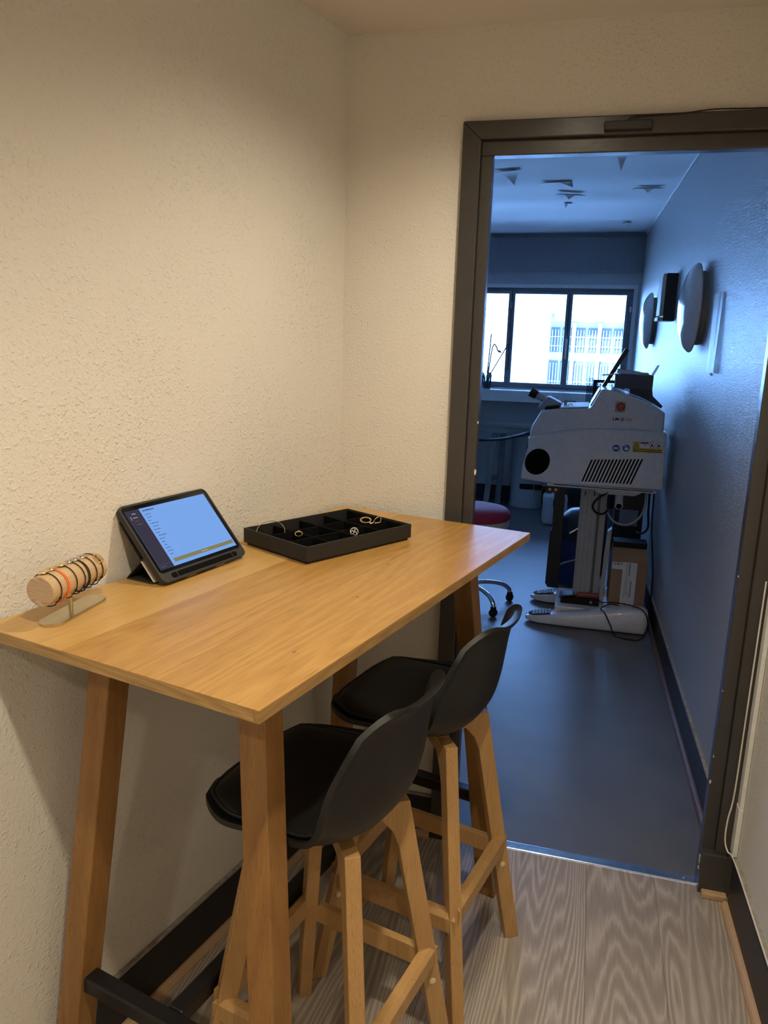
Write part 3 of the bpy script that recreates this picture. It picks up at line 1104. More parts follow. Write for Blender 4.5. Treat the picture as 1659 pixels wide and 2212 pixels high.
# ------------------------------------------------------------------ bracelet stand
pA, pB = TP(0.0905, 1.124, 0), TP(0.0475, 0.972, 0)
ax = (pB - pA)
SLEN = ax.length
ax.normalize()
side = Vector((-ax.y, ax.x, 0))
mid = (pA + pB) / 2
Ms = Matrix((side * -1, ax, Vector((0, 0, 1)))).transposed().to_4x4()
Ms.translation = Vector((mid.x, mid.y, TZ))
stand = thing('bracelet_stand', 'oak roll on a brass foot for bracelets, at the near table corner', 'display stand', M=Ms)
hw, hl = 0.0225, SLEN / 2 + 0.003
poly = arc(0, hl - hw, hw, 0, pi, 14) + arc(0, -hl + hw, hw, pi, 2 * pi, 14)
poly = [(p[0] + 0.0035, p[1] + 0.004) for p in poly]
MB().prism(poly, xy, 0.0, 0.005).build('foot', 'brass', stand, bevel=0.0008)
LZ, LR = 0.0625, 0.0262
MB().lathe([(0.004, 0.005), (0.004, LZ - LR + 0.004)], 14).build('post', 'brass', stand, smooth=True)
Mr = Matrix.Translation((0, 0, LZ)) @ Matrix.Rotation(pi / 2, 4, 'X')
MB().lathe([(LR - 0.001, -SLEN / 2), (LR, -SLEN / 2 + 0.001), (LR, SLEN / 2 - 0.001), (LR - 0.001, SLEN / 2)], 40, Mr).build('log', 'log_wood', stand, smooth=True, angle=30)
MB().lathe([(LR - 0.0012, 0.0), (LR - 0.0012, 0.0006)], 40, Matrix.Translation((0, -SLEN / 2 - 0.0005, LZ)) @ Matrix.Rotation(-pi / 2, 4, 'X')).build('log_end', 'log_end', stand)


def bracelet(y, label, cordm, discm, kind, tilt=0.0, two=1, spin=0.0):
    br = thing('bracelet', label, 'bracelet', M=Ms @ Matrix.Translation((0, y, LZ)) @ Matrix.Rotation(tilt, 4, 'Z'), group='cord bracelets on the oak roll')
    R = LR + 0.0018
    m = MB()
    for q in range(two):
        pts = []
        for i in range(40):
            a = 2 * pi * i / 40
            sag = 1.0 + (0.10 if sin(a) < -0.85 else 0.0)
            dy = (q - (two - 1) / 2) * 0.0035 * (1 - abs(sin(a)) ** 6 * (1 if sin(a) > 0 else 0))
            pts.append((R * sag * cos(a), dy, R * sag * sin(a)))
        m.tube(pts, 0.0010, 6, True)
    m.build('cord', cordm, br, smooth=True)
    kn = MB()
    Mk = Matrix.Rotation(-0.95, 4, 'Y') @ Matrix.Translation((0, 0, 0))
    kn.lathe([(0.0004, -0.0024), (0.0022, -0.001), (0.0022, 0.001), (0.0004, 0.0024)], 8, Matrix.Translation((R * cos(-0.55), 0.001, R * sin(-0.55))))
    kn.build('knot_bead', cordm, br, smooth=True)
    # medallion on top
    rd = 0.0092
    Mm = Matrix.Rotation(spin, 4, 'Y') @ Matrix.Translation((0, 0, R + 0.0012))
    g = MB()
    ring = [Mm @ Vector((rd * cos(2 * pi * i / 24), rd * sin(2 * pi * i / 24), 0)) for i in range(24)]
    g.tube(ring, 0.0009, 6, True)
    if kind == 'filigree':
        for j in range(5):
            a = 2 * pi * j / 5
            c = Vector((0.0048 * cos(a), 0.0048 * sin(a), 0))
            g.tube([Mm @ (c + Vector((0.0036 * cos(t * pi / 5), 0.0036 * sin(t * pi / 5), 0.0006))) for t in range(10)], 0.0006, 5, True)
    elif kind == 'disc':
        g.lathe([(rd, -0.0004), (rd, 0.0003), (rd * 0.6, 0.0008)], 24, Mm)
    else:
        for j in range(3):
            a = pi * j / 3
            d = Vector((cos(a), sin(a), 0)) * rd
            g.tube([Mm @ -d, Mm @ (d * 0.3 + Vector((0, 0, .001))), Mm @ d], 0.0006, 5)
    g.build('medallion', discm, br, smooth=True)
    return br


for (b_, lab, cm, dm, kd, tl, tw, sp) in (
        (1.1086, 'black cord bracelet with plain gold disc, nearest the end of the roll', 'cord_black', 'gold', 'disc', 0.05, 1, -0.15),
        (1.0881, 'orange cord bracelet with openwork medallion on the oak roll', 'cord_orange', 'gold', 'filigree', 0.05, 2, -0.15),
        (1.0640, 'black cord bracelet with gold disc right behind the orange one', 'cord_black', 'gold', 'disc', -0.02, 1, -0.1),
        (1.0420, 'black cord bracelet with silvery openwork disc, fourth from the near end', 'cord_black', 'silver', 'filigree', 0.03, 1, -0.1),
        (1.0265, 'double thin black cord bracelet with silvery medallion, fifth from the near end', 'cord_black', 'silver', 'filigree', -0.06, 2, -0.05),
        (1.0070, 'black cord bracelet with thin ring medallion, second from the far end', 'cord_black', 'silver', 'star', 0.04, 1, 0.0),
        (0.9870, 'black cord bracelet with gold star ring turned to the front, at the far end', 'cord_black', 'gold', 'star', 0.0, 1, 0.75)):
    bracelet((1.048 - b_) * 1.02, lab, cm, dm, kd, tl, tw, sp)

# ------------------------------------------------------------------ jewellery tray
tA, tB, tC, tD = TP(.031, .5115), TP(.2552, .5756), TP(.3447, .2444), TP(.1247, .1851)
ctr = (tA + tB + tC + tD) / 4
ex = ((tB - tA) + (tC - tD)).normalized()
ey = Vector((-ex.y, ex.x, 0))
Mt = Matrix((ex, ey, Vector((0, 0, 1)))).transposed().to_4x4()
Mt.translation = Vector((ctr.x, ctr.y, TZ))
tray = thing('jewellery_tray', 'black velvet jewellery tray with twelve compartments on the table', 'tray', M=Mt)
hx, hy, hz = 0.1155, 0.1715, 0.0405
MB().box(-hx + 0.006, hx - 0.006, -hy + 0.006, hy - 0.006, 0.0, 0.006).build('plinth', 'tray_black', tray)
MB().box(-hx + 0.003, hx - 0.003, -hy + 0.003, hy - 0.003, 0.006, 0.012).build('bottom', 'velvet_black', tray)
rim = MB()
t_ = 0.004
rim.box(-hx, hx, -hy, -hy + t_, 0.006, hz)
rim.box(-hx, hx, hy - t_, hy, 0.006, hz)
rim.box(-hx, -hx + t_, -hy + t_, hy - t_, 0.006, hz)
rim.box(hx - t_, hx, -hy + t_, hy - t_, 0.006, hz)
rim.build('rim', 'tray_black', tray, bevel=0.0008)
ix, iy = hx - t_, hy - t_
for i in (1, 2):
    x = -ix + 2 * ix * i / 3
    MB().box(x - 0.0022, x + 0.0022, -iy, iy, 0.012, 0.034).build('divider', 'velvet_black', tray, bevel=0.001)
for j in (1, 2, 3):
    y = -iy + 2 * iy * j / 4
    MB().box(-ix, ix, y - 0.0022, y + 0.0022, 0.012, 0.0338).build('divider', 'velvet_black', tray, bevel=0.001)
MB().box(-ix, ix, -iy, -iy + 0.003, 0.012, 0.036).build('lining_strip', 'velvet_black', tray)
MB().box(-ix, ix, iy - 0.003, iy, 0.012, 0.036).build('lining_strip', 'velvet_black', tray)


def cellc(i, j):
    return Vector((-ix + 2 * ix * (i + 0.5) / 3, -iy + 2 * iy * (j + 0.5) / 4, 0.012))


def ring_pts(M, r, n=40, ry=None):
    return [M @ Vector((r * cos(2 * pi * i / n), (ry or r) * sin(2 * pi * i / n), 0)) for i in range(n)]


# bangle leaning in the compartment by the tablet
Mb = Mt @ Matrix.Translation(cellc(0, 0) + Vector((0.002, 0.002, 0.0205))) @ Matrix.Rotation(0.8, 4, 'Z') @ Matrix.Rotation(0.60, 4, 'X')
tag(MB().tube(ring_pts(Mb, 0.0335), 0.0008, 6, True).build('bangle', 'silver', smooth=True), 'thin silver bangle leaning in the tray corner by the tablet', 'bangle')
Mb = Mt @ Matrix.Translation(cellc(1, 0) + Vector((0.0, 0.028, 0.024))) @ Matrix.Rotation(0.8, 4, 'Z') @ Matrix.Rotation(0.5, 4, 'X')
o = thing('ring', 'small gold ring on a tray divider near the bangle', 'ring', M=Mb)
MB().tube(ring_pts(Matrix(), 0.0085), 0.0012, 6, True).build('band', 'gold', o, smooth=True)
MB().lathe([(0.0005, -0.002), (0.003, 0.0), (0.0005, 0.002)], 8, Matrix.Translation((0, 0.0095, 0))).build('stone', 'silver', o)
Mb = Mt @ Matrix.Translation(cellc(2, 2) + Vector((-0.018, -0.012, 0.020))) @ Matrix.Rotation(0.8, 4, 'Z') @ Matrix.Rotation(1.2, 4, 'X')
o = thing('pendant', 'round silver openwork pendant in the middle of the tray', 'pendant', M=Mb)
MB().tube(ring_pts(Matrix(), 0.0095), 0.0012, 6, True).build('ring', 'silver', o, smooth=True)
pt = MB()
for j in range(4):
    a = j * pi / 2 + 0.4
    pt.tube(ring_pts(Matrix.Translation((0.0045 * cos(a), 0.0045 * sin(a), 0)), 0.004, 14), 0.0009, 5, True)
pt.build('openwork', 'silver', o, smooth=True)
Mb = Mt @ Matrix.Translation(cellc(1, 3) + Vector((0.000, 0.000, 0.024))) @ Matrix.Rotation(0.8, 4, 'Z') @ Matrix.Rotation(0.7, 4, 'X')
tag(MB().tube(ring_pts(Mb, 0.013, 30, 0.0085), 0.0022, 8, True).build('ring', 'gold', smooth=True), 'broad oval gold ring at the far end of the tray', 'ring')
o = thing('earring', 'gold leaf-shaped earring standing at the far end of the tray', 'earring', M=Mt @ Matrix.Translation(cellc(1, 3) + Vector((0.026, 0.012, 0.014))) @ Matrix.Rotation(0.8, 4, 'Z') @ Matrix.Rotation(1.4, 4, 'X'))
lf = smooth_path([(-0.016, 0.004, 0), (-0.008, 0.006, 0), (-0.002, 0.016, 0), (0.010, 0.022, 0), (0.010, 0.008, 0), (-0.004, 0.005, 0)], 5)
MB().tube(lf, 0.0013, 6).build('wire_outline', 'gold', o, smooth=True)

# ------------------------------------------------------------------ laser welder
weld = thing('laser_welder', 'white jewellery laser welding machine on a column stand by the papered wall', 'machine', (0.75, 2.28, 0.0))
WO = Vector((0.75, 2.28, 0.0))
NY, FY = 2.062, 2.50         # near and far side faces
lower = [(0.364, 0.815), (0.368, 0.888), (0.380, 0.940), (0.390, 0.990), (0.389, 1.050), (0.468, 1.066), (0.569, 1.092), (0.669, 1.108), (0.744, 1.115), (0.916, 1.118), (1.097, 1.114), (1.101, 0.98), (1.106, 0.808), (0.95, 0.806), (0.540, 0.800)]
upper = [(0.393, 1.040), (0.397, 1.085), (0.412, 1.122), (0.449, 1.192), (0.534, 1.204), (0.700, 1.216), (0.750, 1.319), (0.800, 1.317), (0.874, 1.300), (0.954, 1.274), (1.020, 1.244), (1.077, 1.212), (1.080, 1.100), (0.916, 1.105), (0.744, 1.100), (0.569, 1.078)]


def slab(poly, y0, y1):
    return MB().prism(poly, lambda p, d: (p[0] - WO.x, d - WO.y, p[1]), y0, y1)


body = slab(lower, NY, FY).build('housing', 'lacquer_white', weld, bevel=0.012, seg=4)
hood = slab(upper, NY + 0.020, FY - 0.020).build('hood', 'lacquer_white', weld, bevel=0.010, seg=4)


def wp(x, y, z):
    return Vector((x, y, z)) - WO


ny_fn = lambda yy: (lambda p, d: wp(p[0], yy + d, p[1]))
# hand port: dark round opening with sleeve, near side
port = [(0.4475 + 0.066 * cos(t) - 0.008 * sin(t), 0.917 + 0.070 * sin(t) + 0.016 * cos(t)) for t in [2 * pi * j / 36 for j in range(36)]]
MB().prism(port, ny_fn(NY), -0.0035, 0.012).build('hand_port', 'dark_void', body, bevel=0.002)
# ventilation slots
for i in range(15):
    t = i / 14
    xt, zt = 0.733 + (0.987 - 0.733) * t, 0.948 + 0.020 * t
    xb, zb = 0.692 + (0.939 - 0.692) * t, 0.827 + 0.003 * t
    wd = 0.0045
    MB().prism([(xb - wd, zb), (xb + wd, zb), (xt + wd, zt), (xt - wd, zt)], ny_fn(NY), -0.0006, 0.004).build('vent_slot', 'dark_void', body)
# emergency stop
es = MB().prism(round_rect(0.826, 0.878, 1.204, 1.260, 0.004), ny_fn(NY + 0.022), -0.006, 0.002).build('stop_plate', 'estop_plate', hood, bevel=0.001)
MB().lathe([(0.021, 0.0), (0.021, 0.012), (0.016, 0.017)], 24, Matrix.Translation(wp(0.854, NY + 0.016, 1.234)) @ Matrix.Rotation(pi / 2, 4, 'X')).build('stop_button', 'estop_red', hood, smooth=True)
# lettering
Mtx = Matrix.Translation(wp(0.819, NY + 0.0195, 1.160)) @ Matrix.Rotation(pi / 2, 4, 'X')
text_mesh('lettering', 'LM-D', 0.0235, 'sign_black', hood, Mtx, bold=0.0006, space=1.12)
Mtx = Matrix.Translation(wp(0.8785, NY + 0.0195, 1.160)) @ Matrix.Rotation(pi / 2, 4, 'X')
text_mesh('lettering', '180', 0.0235, 'print_orange', hood, Mtx, bold=0.0003, space=1.12)
# blue mandatory signs
for (cx, cz) in ((0.850, 1.017), (0.901, 1.020)):
    disc = [(cx + 0.0185 * cos(2 * pi * j / 28), cz + 0.0185 * sin(2 * pi * j / 28)) for j in range(28)]
    sg = MB().prism(disc, ny_fn(NY), -0.0008, 0.002).build('safety_sign', 'sign_blue', body)
    if cx < 0.87:
        MB().prism(round_rect(cx - 0.0115, cx - 0.001, cz - 0.005, cz + 0.005, 0.003), ny_fn(NY), -0.0012, 0.0).build('goggles', 'sign_white', sg)
        MB().prism(round_rect(cx + 0.001, cx + 0.0115, cz - 0.005, cz + 0.005, 0.003), ny_fn(NY), -0.0012, 0.0).build('goggles', 'sign_white', sg)
    else:
        MB().prism([(cx - 0.012, cz - 0.006), (cx + 0.006, cz - 0.012), (cx + 0.013, cz - 0.001), (cx + 0.004, cz + 0.006), (cx - 0.006, cz + 0.002)], ny_fn(NY), -0.0012, 0.0).build('open_manual', 'sign_white', sg)
        MB().prism([(cx - 0.006 + 0.0042 * cos(t), cz + 0.010 + 0.0042 * sin(t)) for t in [j * pi / 5 for j in range(10)]], ny_fn(NY), -0.0012, 0.0).build('reader_head', 'sign_white', sg)
# warning label
lb = MB().prism([(0.932, 1.000), (1.083, 1.003), (1.081, 1.062), (0.932, 1.058)], ny_fn(NY), -0.0006, 0.002).build('warning_label', 'label_yellow', body)
MB().prism([(0.967, 1.0265), (1.080, 1.029), (1.079, 1.060), (0.967, 1.057)], ny_fn(NY), -0.0009, 0.0).build('white_field', 'sign_white', lb)
MB().prism([(0.935, 1.027), (0.965, 1.027), (0.950, 1.055)], ny_fn(NY), -0.0010, 0.0).build('triangle_edge', 'sign_black', lb)
MB().prism([(0.9385, 1.0290), (0.9615, 1.0290), (0.950, 1.0505)], ny_fn(NY), -0.0012, 0.0).build('triangle', 'label_yellow', lb)
MB().prism([(0.950 + 0.0033 * cos(t), 1.035 + 0.0033 * sin(t)) for t in [j * pi / 5 for j in range(10)]], ny_fn(NY), -0.0014, 0.0).build('beam_mark', 'sign_black', lb)
MB().prism([(0.970, 1.048), (1.010, 1.049), (1.010, 1.0575), (0.970, 1.0565)], ny_fn(NY), -0.0012, 0.0).build('red_band', 'sign_red', lb)
text_mesh('lettering', 'LASER', 0.0085, 'sign_black', lb, Matrix.Translation(wp(0.979, NY - 0.001, 1.0395)) @ Matrix.Rotation(pi / 2, 4, 'X'))
text_mesh('lettering', '4', 0.0105, 'sign_black', lb, Matrix.Translation(wp(0.989, NY - 0.001, 1.0300)) @ Matrix.Rotation(pi / 2, 4, 'X'))
for cx in (1.0275, 1.0605):
    MB().tube([wp(cx + 0.0135 * cos(2 * pi * j / 24), NY - 0.0011, 1.0435 + 0.0135 * sin(2 * pi * j / 24)) for j in range(24)], 0.0011, 5, True).build('ban_ring', 'sign_red', lb)
    MB().tube([wp(cx - 0.009, NY - 0.0011, 1.053), wp(cx + 0.009, NY - 0.0011, 1.034)], 0.0010, 5).build('ban_bar', 'sign_red', lb)
    MB().prism([(cx - 0.006, 1.036), (cx + 0.002, 1.036), (cx + 0.006, 1.047), (cx, 1.050), (cx - 0.004, 1.044)], ny_fn(NY), -0.0011, 0.0).build('ban_symbol', 'sign_black', lb)
for k_, zz in enumerate((1.016, 1.0065)):
    x = 0.938
    m = MB()
    while x < 1.075:
        wd = random.uniform(0.005, 0.014)
        m.prism([(x, zz), (min(x + wd, 1.077), zz), (min(x + wd, 1.077), zz + 0.0048), (x, zz + 0.0048)], ny_fn(NY), -0.0009, 0.0)
        x += wd + 0.0022
    m.build('warning_line', 'sign_black', lb)
# base plate and fittings beneath
MB().box(0.509 - WO.x, 1.075 - WO.x, NY + 0.012 - WO.y, FY - 0.012 - WO.y, 0.786, 0.803).build('base_plate', 'lacquer_white', weld, bevel=0.003)
MB().box(0.545 - WO.x, 1.060 - WO.x, NY + 0.010 - WO.y, NY + 0.014 - WO.y, 0.7945, 0.7985).build('plate_groove', 'dark_void', weld)
MB().prism([(0.765, 0.786), (0.765, 0.762), (0.79, 0.748), (0.97, 0.748), (1.006, 0.766), (1.006, 0.786)], ny_fn(2.16), 0, 0.26).build('outlet_box', 'lacquer_white', weld, bevel=0.004)
sp = MB()
sp.tube([wp(0.897, 2.20, 0.752), wp(0.897, 2.20, 0.722), wp(0.897, 2.185, 0.702), wp(0.897, 2.150, 0.690)], 0.021, 16)
spo = sp.build('exhaust_spout', 'lacquer_white', weld, smooth=True, angle=50)
MB().lathe([(0.0155, 0), (0.0155, 0.004)], 16, Matrix.Translation(wp(0.897, 2.1505, 0.690)) @ Vector((0, -0.945, -0.324)).to_track_quat('Z', 'Y').to_matrix().to_4x4()).build('spout_mouth', 'dark_void', spo)
# black armrest pad
MB().lathe([(0.0135, 0.0), (0.0165, 0.006), (0.0165, 0.122), (0.0135, 0.128)], 18, Matrix.Translation(wp(0.345, 2.27, 0.738)) @ Matrix.Rotation(pi / 2, 4, 'Y')).build('armrest_pad', 'rubber_black', weld, smooth=True)
MB().tube([wp(0.470, 2.27, 0.738), wp(0.53, 2.27, 0.742), wp(0.56, 2.27, 0.79)], 0.008, 8).build('armrest_bar', 'black_metal', weld, smooth=True)
MB().tube([wp(0.426, 2.252, 0.755), wp(0.429, 2.252, 0.700)], 0.002, 6).build('armrest_strap', 'cable_grey', weld)
# lid panel on the slope, screen panel standing up, top deck
MB().prism([(0.704, 1.226), (0.746, 1.3115), (0.741, 1.3155), (0.699, 1.230)], ny_fn(2.11), 0.0, 0.34).build('sloping_lid', 'black_gloss', hood, bevel=0.001)
MB().prism([(0.7376, 1.2884), (0.7587, 1.2853), (0.8825, 1.5205), (0.8619, 1.5339)], ny_fn(2.42), 0.0, 0.05).build('screen_panel', 'black_gloss', weld, bevel=0.002)
MB().prism([(0.545, 1.207), (0.690, 1.217), (0.690, 1.224), (0.545, 1.214)], ny_fn(2.10), 0.0, 0.36).build('top_deck', 'white_paint', hood, bevel=0.002)
MB().prism([(0.462, 1.196), (0.535, 1.207), (0.535, 1.217), (0.462, 1.206)], ny_fn(2.12), 0.0, 0.32).build('scope_gasket', 'rubber_black', hood, bevel=0.002)
# stereo microscope
hd = MB().prism([(0.421, 1.203), (0.440, 1.223), (0.466, 1.257), (0.476, 1.258), (0.535, 1.231), (0.545, 1.222), (0.545, 1.204), (0.520, 1.199), (0.470, 1.185), (0.430, 1.185)], ny_fn(2.225), 0.0, 0.11).build('microscope_head', 'scope_grey', weld, bevel=0.005)
for dy in (0.02, 0.09):
    p0 = wp(0.462, 2.225 + dy, 1.233)
    dr = Vector((0.380 - 0.462, 0, 1.272 - 1.233)).normalized()
    Mq = Matrix.Translation(p0) @ dr.to_track_quat('Z', 'Y').to_matrix().to_4x4()
    ey_ = MB().lathe([(0.0165, 0.0), (0.0165, 0.072)], 18, Mq).build('eyepiece', 'scope_grey', hd, smooth=True)
    MB().lathe([(0.0175, 0.062), (0.021, 0.066), (0.021, 0.086), (0.023, 0.102), (0.016, 0.104)], 18, Mq).build('eyecup', 'rubber_black', hd, smooth=True)
MB().tube([wp(0.545, 2.26, 1.234), wp(0.622, 2.26, 1.236)], 0.0045, 8).build('focus_rod', 'scope_grey', weld, smooth=True)
MB().tube([wp(0.566, 2.26, 1.244), wp(0.566, 2.26, 1.209)], 0.009, 12).build('rod_clamp', 'scope_grey', weld, smooth=True)
MB().tube([wp(x, 2.20, z) for x, z in ((0.580, 1.214), (0.588, 1.226), (0.598, 1.228), (0.606, 1.222))], 0.003, 8).build('handle_loop', 'white_paint', weld, smooth=True)
# column of aluminium profile with grooves
colm = MB().box(0.690 - WO.x, 0.834 - WO.x, 2.20 - WO.y, 2.34 - WO.y, 0.10, 0.786).build('column', 'aluminium', weld, bevel=0.003)
MB().box(0.786 - WO.x, 0.801 - WO.x, 2.1992 - WO.y, 2.202 - WO.y, 0.105, 0.745).build('column_groove', 'aluminium_dark', colm)
for xx in (0.716, 0.742, 0.768):
    MB().box(xx - WO.x, xx + 0.0035 - WO.x, 2.1994 - WO.y, 2.202 - WO.y, 0.105, 0.745).build('column_rib', 'grey_plastic', colm)
for xx in (0.712, 0.762):
    MB().box(xx - WO.x, xx + 0.006 - WO.x, 2.1985 - WO.y, 2.202 - WO.y, 0.728, 0.75).build('column_clip', 'dark_void', colm)
# front black panel leg
bpn = MB().prism([(0.538, 0.786), (0.600, 0.786), (0.606, 0.10), (0.540, 0.10), (0.5245, 0.125), (0.530, 0.448), (0.540, 0.46)], ny_fn(2.43), 0.0, 0.02).build('black_panel', 'black_gloss', weld, bevel=0.002)
for xx in (0.530, 0.562):
    MB().lathe([(0.0085, 0), (0.0085, 0.003)], 14, Matrix.Translation(wp(xx - 0.005, 2.075, 0.768)) @ Matrix.Rotation(pi / 2, 4, 'X')).build('washer', 'chrome', bpn)
MB().box(0.505 - WO.x, 0.575 - WO.x, 2.076 - WO.y, 2.09 - WO.y, 0.752, 0.786).build('bracket', 'black_metal', weld)


# the two feet
def foot(yc, wid):
    def sect(t):
        x = 0.442 + t * (1.098 - 0.442)
        hgt = 0.040 + 0.105 * min(1, t / 0.85) ** 1.05
        wv = wid * (0.55 + 0.45 * min(1, t / 0.3) ** 0.6)
        e = 1.0
        if t < 0.06:
            e = sqrt(max(0.0, 1 - (1 - t / 0.06) ** 2))
        if t > 0.96:
            e = sqrt(max(0.02, 1 - ((t - 0.96) / 0.05) ** 2))
        return x, hgt, wv * (0.45 + 0.55 * e), e
    m = MB()
    ts = [0, 0.01, 0.025, 0.045, 0.07, 0.12, 0.2, 0.3, 0.45, 0.6, 0.75, 0.85, 0.92, 0.96, 0.98, 1.0]
    NS = 14
    vs = []
    for t in ts:
        x, hgt, wv, e = sect(t)
        zb = 0.012 * (1 - min(1, t / 0.1)) + 0.004
        for j in range(NS):
            a = 2 * pi * j / NS
            ca, sa = cos(a), sin(a)
            sg = lambda v_, q: (abs(v_) ** q) * (1 if v_ >= 0 else -1)
            yy = wv / 2 * sg(ca, 0.45)
            zz = (hgt + zb) / 2 + (hgt - zb) / 2 * sg(sa, 0.45) * (0.5 + 0.5 * e)
            vs.append(wp(x, yc + yy, zz))
    fs = [tuple(range(NS)), tuple(reversed(range((len(ts) - 1) * NS, len(ts) * NS)))]
    for i in range(len(ts) - 1):
        for j in range(NS):
            j2 = (j + 1) % NS
            fs.append((i * NS + j, i * NS + j2, (i + 1) * NS + j2, (i + 1) * NS + j))
    ft = m.add(vs, fs).build('foot', 'lacquer_white', weld, smooth=True, angle=45)
    ztop = lambda x: 0.040 + 0.105 * min(1, max(0.0, (x - 0.442) / 0.656) / 0.85) ** 1.05
    # rubber tread
    pts = []
    for j in range(20):
        t = pi / 2 + pi * j / 19
        pts.append((0.515 + 0.055 * cos(t), yc + 0.038 * sin(t)))
    pts += [(0.580, yc - 0.040), (0.580, yc + 0.040)]
    MB().add([wp(p[0], p[1], ztop(p[0]) + 0.0045) for p in pts] + [wp(p[0], p[1], ztop(p[0]) - 0.01) for p in pts],
             [tuple(range(len(pts))), tuple(reversed(range(len(pts), 2 * len(pts))))] + [(i, (i + 1) % len(pts), (i + 1) % len(pts) + len(pts), i + len(pts)) for i in range(len(pts))]).build('tread_pad', 'rubber_black', ft)
    tm = MB()
    for r_i in range(5):
        for c_i in range(6):
            x = 0.482 + c_i * 0.017
            y = yc - 0.030 + r_i * 0.015
            if ((x - 0.515) / 0.055) ** 2 + ((y - yc) / 0.040) ** 2 > 1.0 and x < 0.515:
                continue
            s = 1 if c_i % 2 else -1
            q = [(x, y - 0.004 * s), (x + 0.013, y + 0.004 * s), (x + 0.013, y + 0.0075 + 0.004 * s), (x, y + 0.0075 - 0.004 * s)]
            tm.add([wp(p[0], p[1], ztop(p[0]) + 0.0075) for p in q] + [wp(p[0], p[1], ztop(p[0]) + 0.004) for p in q],
                   [(0, 1, 2, 3), (7, 6, 5, 4), (0, 4, 5, 1), (1, 5, 6, 2), (2, 6, 7, 3), (3, 7, 4, 0)])
    tm.build('tread_ribs', 'sign_blue' if False else 'grey_plastic', ft)
    # dark grip inlay behind
    pts = [(0.66 + 0.0 * j, 0) for j in range(0)]
    pl = arc(1.01, 0, 0.028, -pi / 2, pi / 2, 8) + arc(0.66, 0, 0.028, pi / 2, 1.5 * pi, 8)
    MB().add([wp(p[0], yc + p[1], ztop(p[0]) + 0.0018) for p in pl] + [wp(p[0], yc + p[1], ztop(p[0]) - 0.01) for p in pl],
             [tuple(range(len(pl))), tuple(reversed(range(len(pl), 2 * len(pl))))] + [(i, (i + 1) % len(pl), (i + 1) % len(pl) + len(pl), i + len(pl)) for i in range(len(pl))]).build('grip_inlay', 'grey_plastic', ft)
    return ft


foot(2.085, 0.135)
foot(2.465, 0.135)
MB().box(0.60 - WO.x, 1.06 - WO.x, 2.10 - WO.y, 2.45 - WO.y, 0.030, 0.100).build('base_bridge', 'lacquer_white', weld, bevel=0.006)
# hanging hose and cables belonging to the machine
MB().tube(smooth_path([wp(x, 2.19, z) for x, z in ((0.812, 0.76), (0.821, 0.697), (0.843, 0.638), (0.885, 0.591), (0.944, 0.579), (0.989, 0.601), (1.022, 0.644), (1.036, 0.715), (1.037, 0.79))], 6), 0.0058, 8).build('white_hose', 'cable_grey', weld, smooth=True)
MB().tube(smooth_path([wp(x, 2.165, z) for x, z in ((0.835, 0.76), (0.792, 0.728), (0.766, 0.697), (0.761, 0.667), (0.785, 0.639), (0.819, 0.637), (0.84, 0.66))], 6), 0.006, 8).build('black_hose', 'rubber_black', weld, smooth=True)
MB().tube(smooth_path([wp(x, y, z) for x, y, z in ((1.058, 2.28, 0.79), (1.062, 2.28, 0.65), (1.070, 2.30, 0.55), (1.045, 2.36, 0.50), (1.02, 2.44, 0.49))], 6), 0.006, 8).build('power_cable', 'rubber_black', weld, smooth=True)
MB().tube(smooth_path([wp(x, y, z) for x, y, z in ((1.075, 2.20, 0.79), (1.080, 2.19, 0.60), (1.098, 2.20, 0.45), (1.116, 2.21, 0.30), (1.119, 2.22, 0.16), (1.112, 2.2, 0.11))], 6), 0.0045, 8).build('power_cable', 'rubber_black', weld, smooth=True)

# foot pedal on the machine's base
ped = thing('foot_pedal', 'black foot pedal switch with red top on the welder base', 'pedal', (0.72, 2.215, 0.1005))
PO = Vector((0.72, 2.215, 0.1005))
pfn = lambda p, d: (p[0] - PO.x, d, p[1] - PO.z)
MB().prism([(0.628, 0.1005), (0.840, 0.1005), (0.840, 0.142), (0.705, 0.139), (0.628, 0.118)], pfn, -0.055, 0.045).build('base', 'rubber_black', ped, bevel=0.004)
MB().prism([(0.708, 0.141), (0.838, 0.145), (0.838, 0.168), (0.720, 0.164)], pfn, -0.050, 0.040).build('cover', 'pedal_red', ped, bevel=0.005)
MB().prism([(0.620, 0.128), (0.702, 0.144), (0.706, 0.156), (0.622, 0.140)], pfn, -0.048, 0.038).build('treadle', 'black_gloss', ped, bevel=0.003)
MB().lathe([(0.008, 0), (0.008, 0.004)], 14, Matrix.Translation((0.797 - PO.x, -0.055, 0.122 - PO.z)) @ Matrix.Rotation(pi / 2, 4, 'X')).build('screw', 'aluminium', ped)
pth = smooth_path([(0.838, 2.19, 0.13), (0.862, 2.17, 0.125), (0.93, 2.10, 0.155), (1.05, 2.04, 0.158), (1.092, 2.00, 0.12), (1.092, 1.985, 0.05), (1.06, 1.965, 0.006), (1.00, 1.955, 0.005), (0.935, 1.985, 0.005), (0.905, 1.998, 0.06), (0.872, 2.005, 0.12), (0.850, 2.03, 0.135), (0.90, 2.075, 0.152), (0.98, 2.20, 0.108), (1.06, 2.30, 0.108)], 6)
MB().tube([Vector(p) - PO for p in pth], 0.0032, 7).build('cable', 'rubber_black', ped, smooth=True)
tag(MB().tube(smooth_path([(0.55, 2.475, 0.105), (0.545, 2.49, 0.15), (0.57, 2.50, 0.20), (0.62, 2.52, 0.235), (0.69, 2.53, 0.26)], 6), 0.004, 8).build('cable', 'cable_grey', None, smooth=True), 'grey cable rising from the far foot of the welder', 'cable')

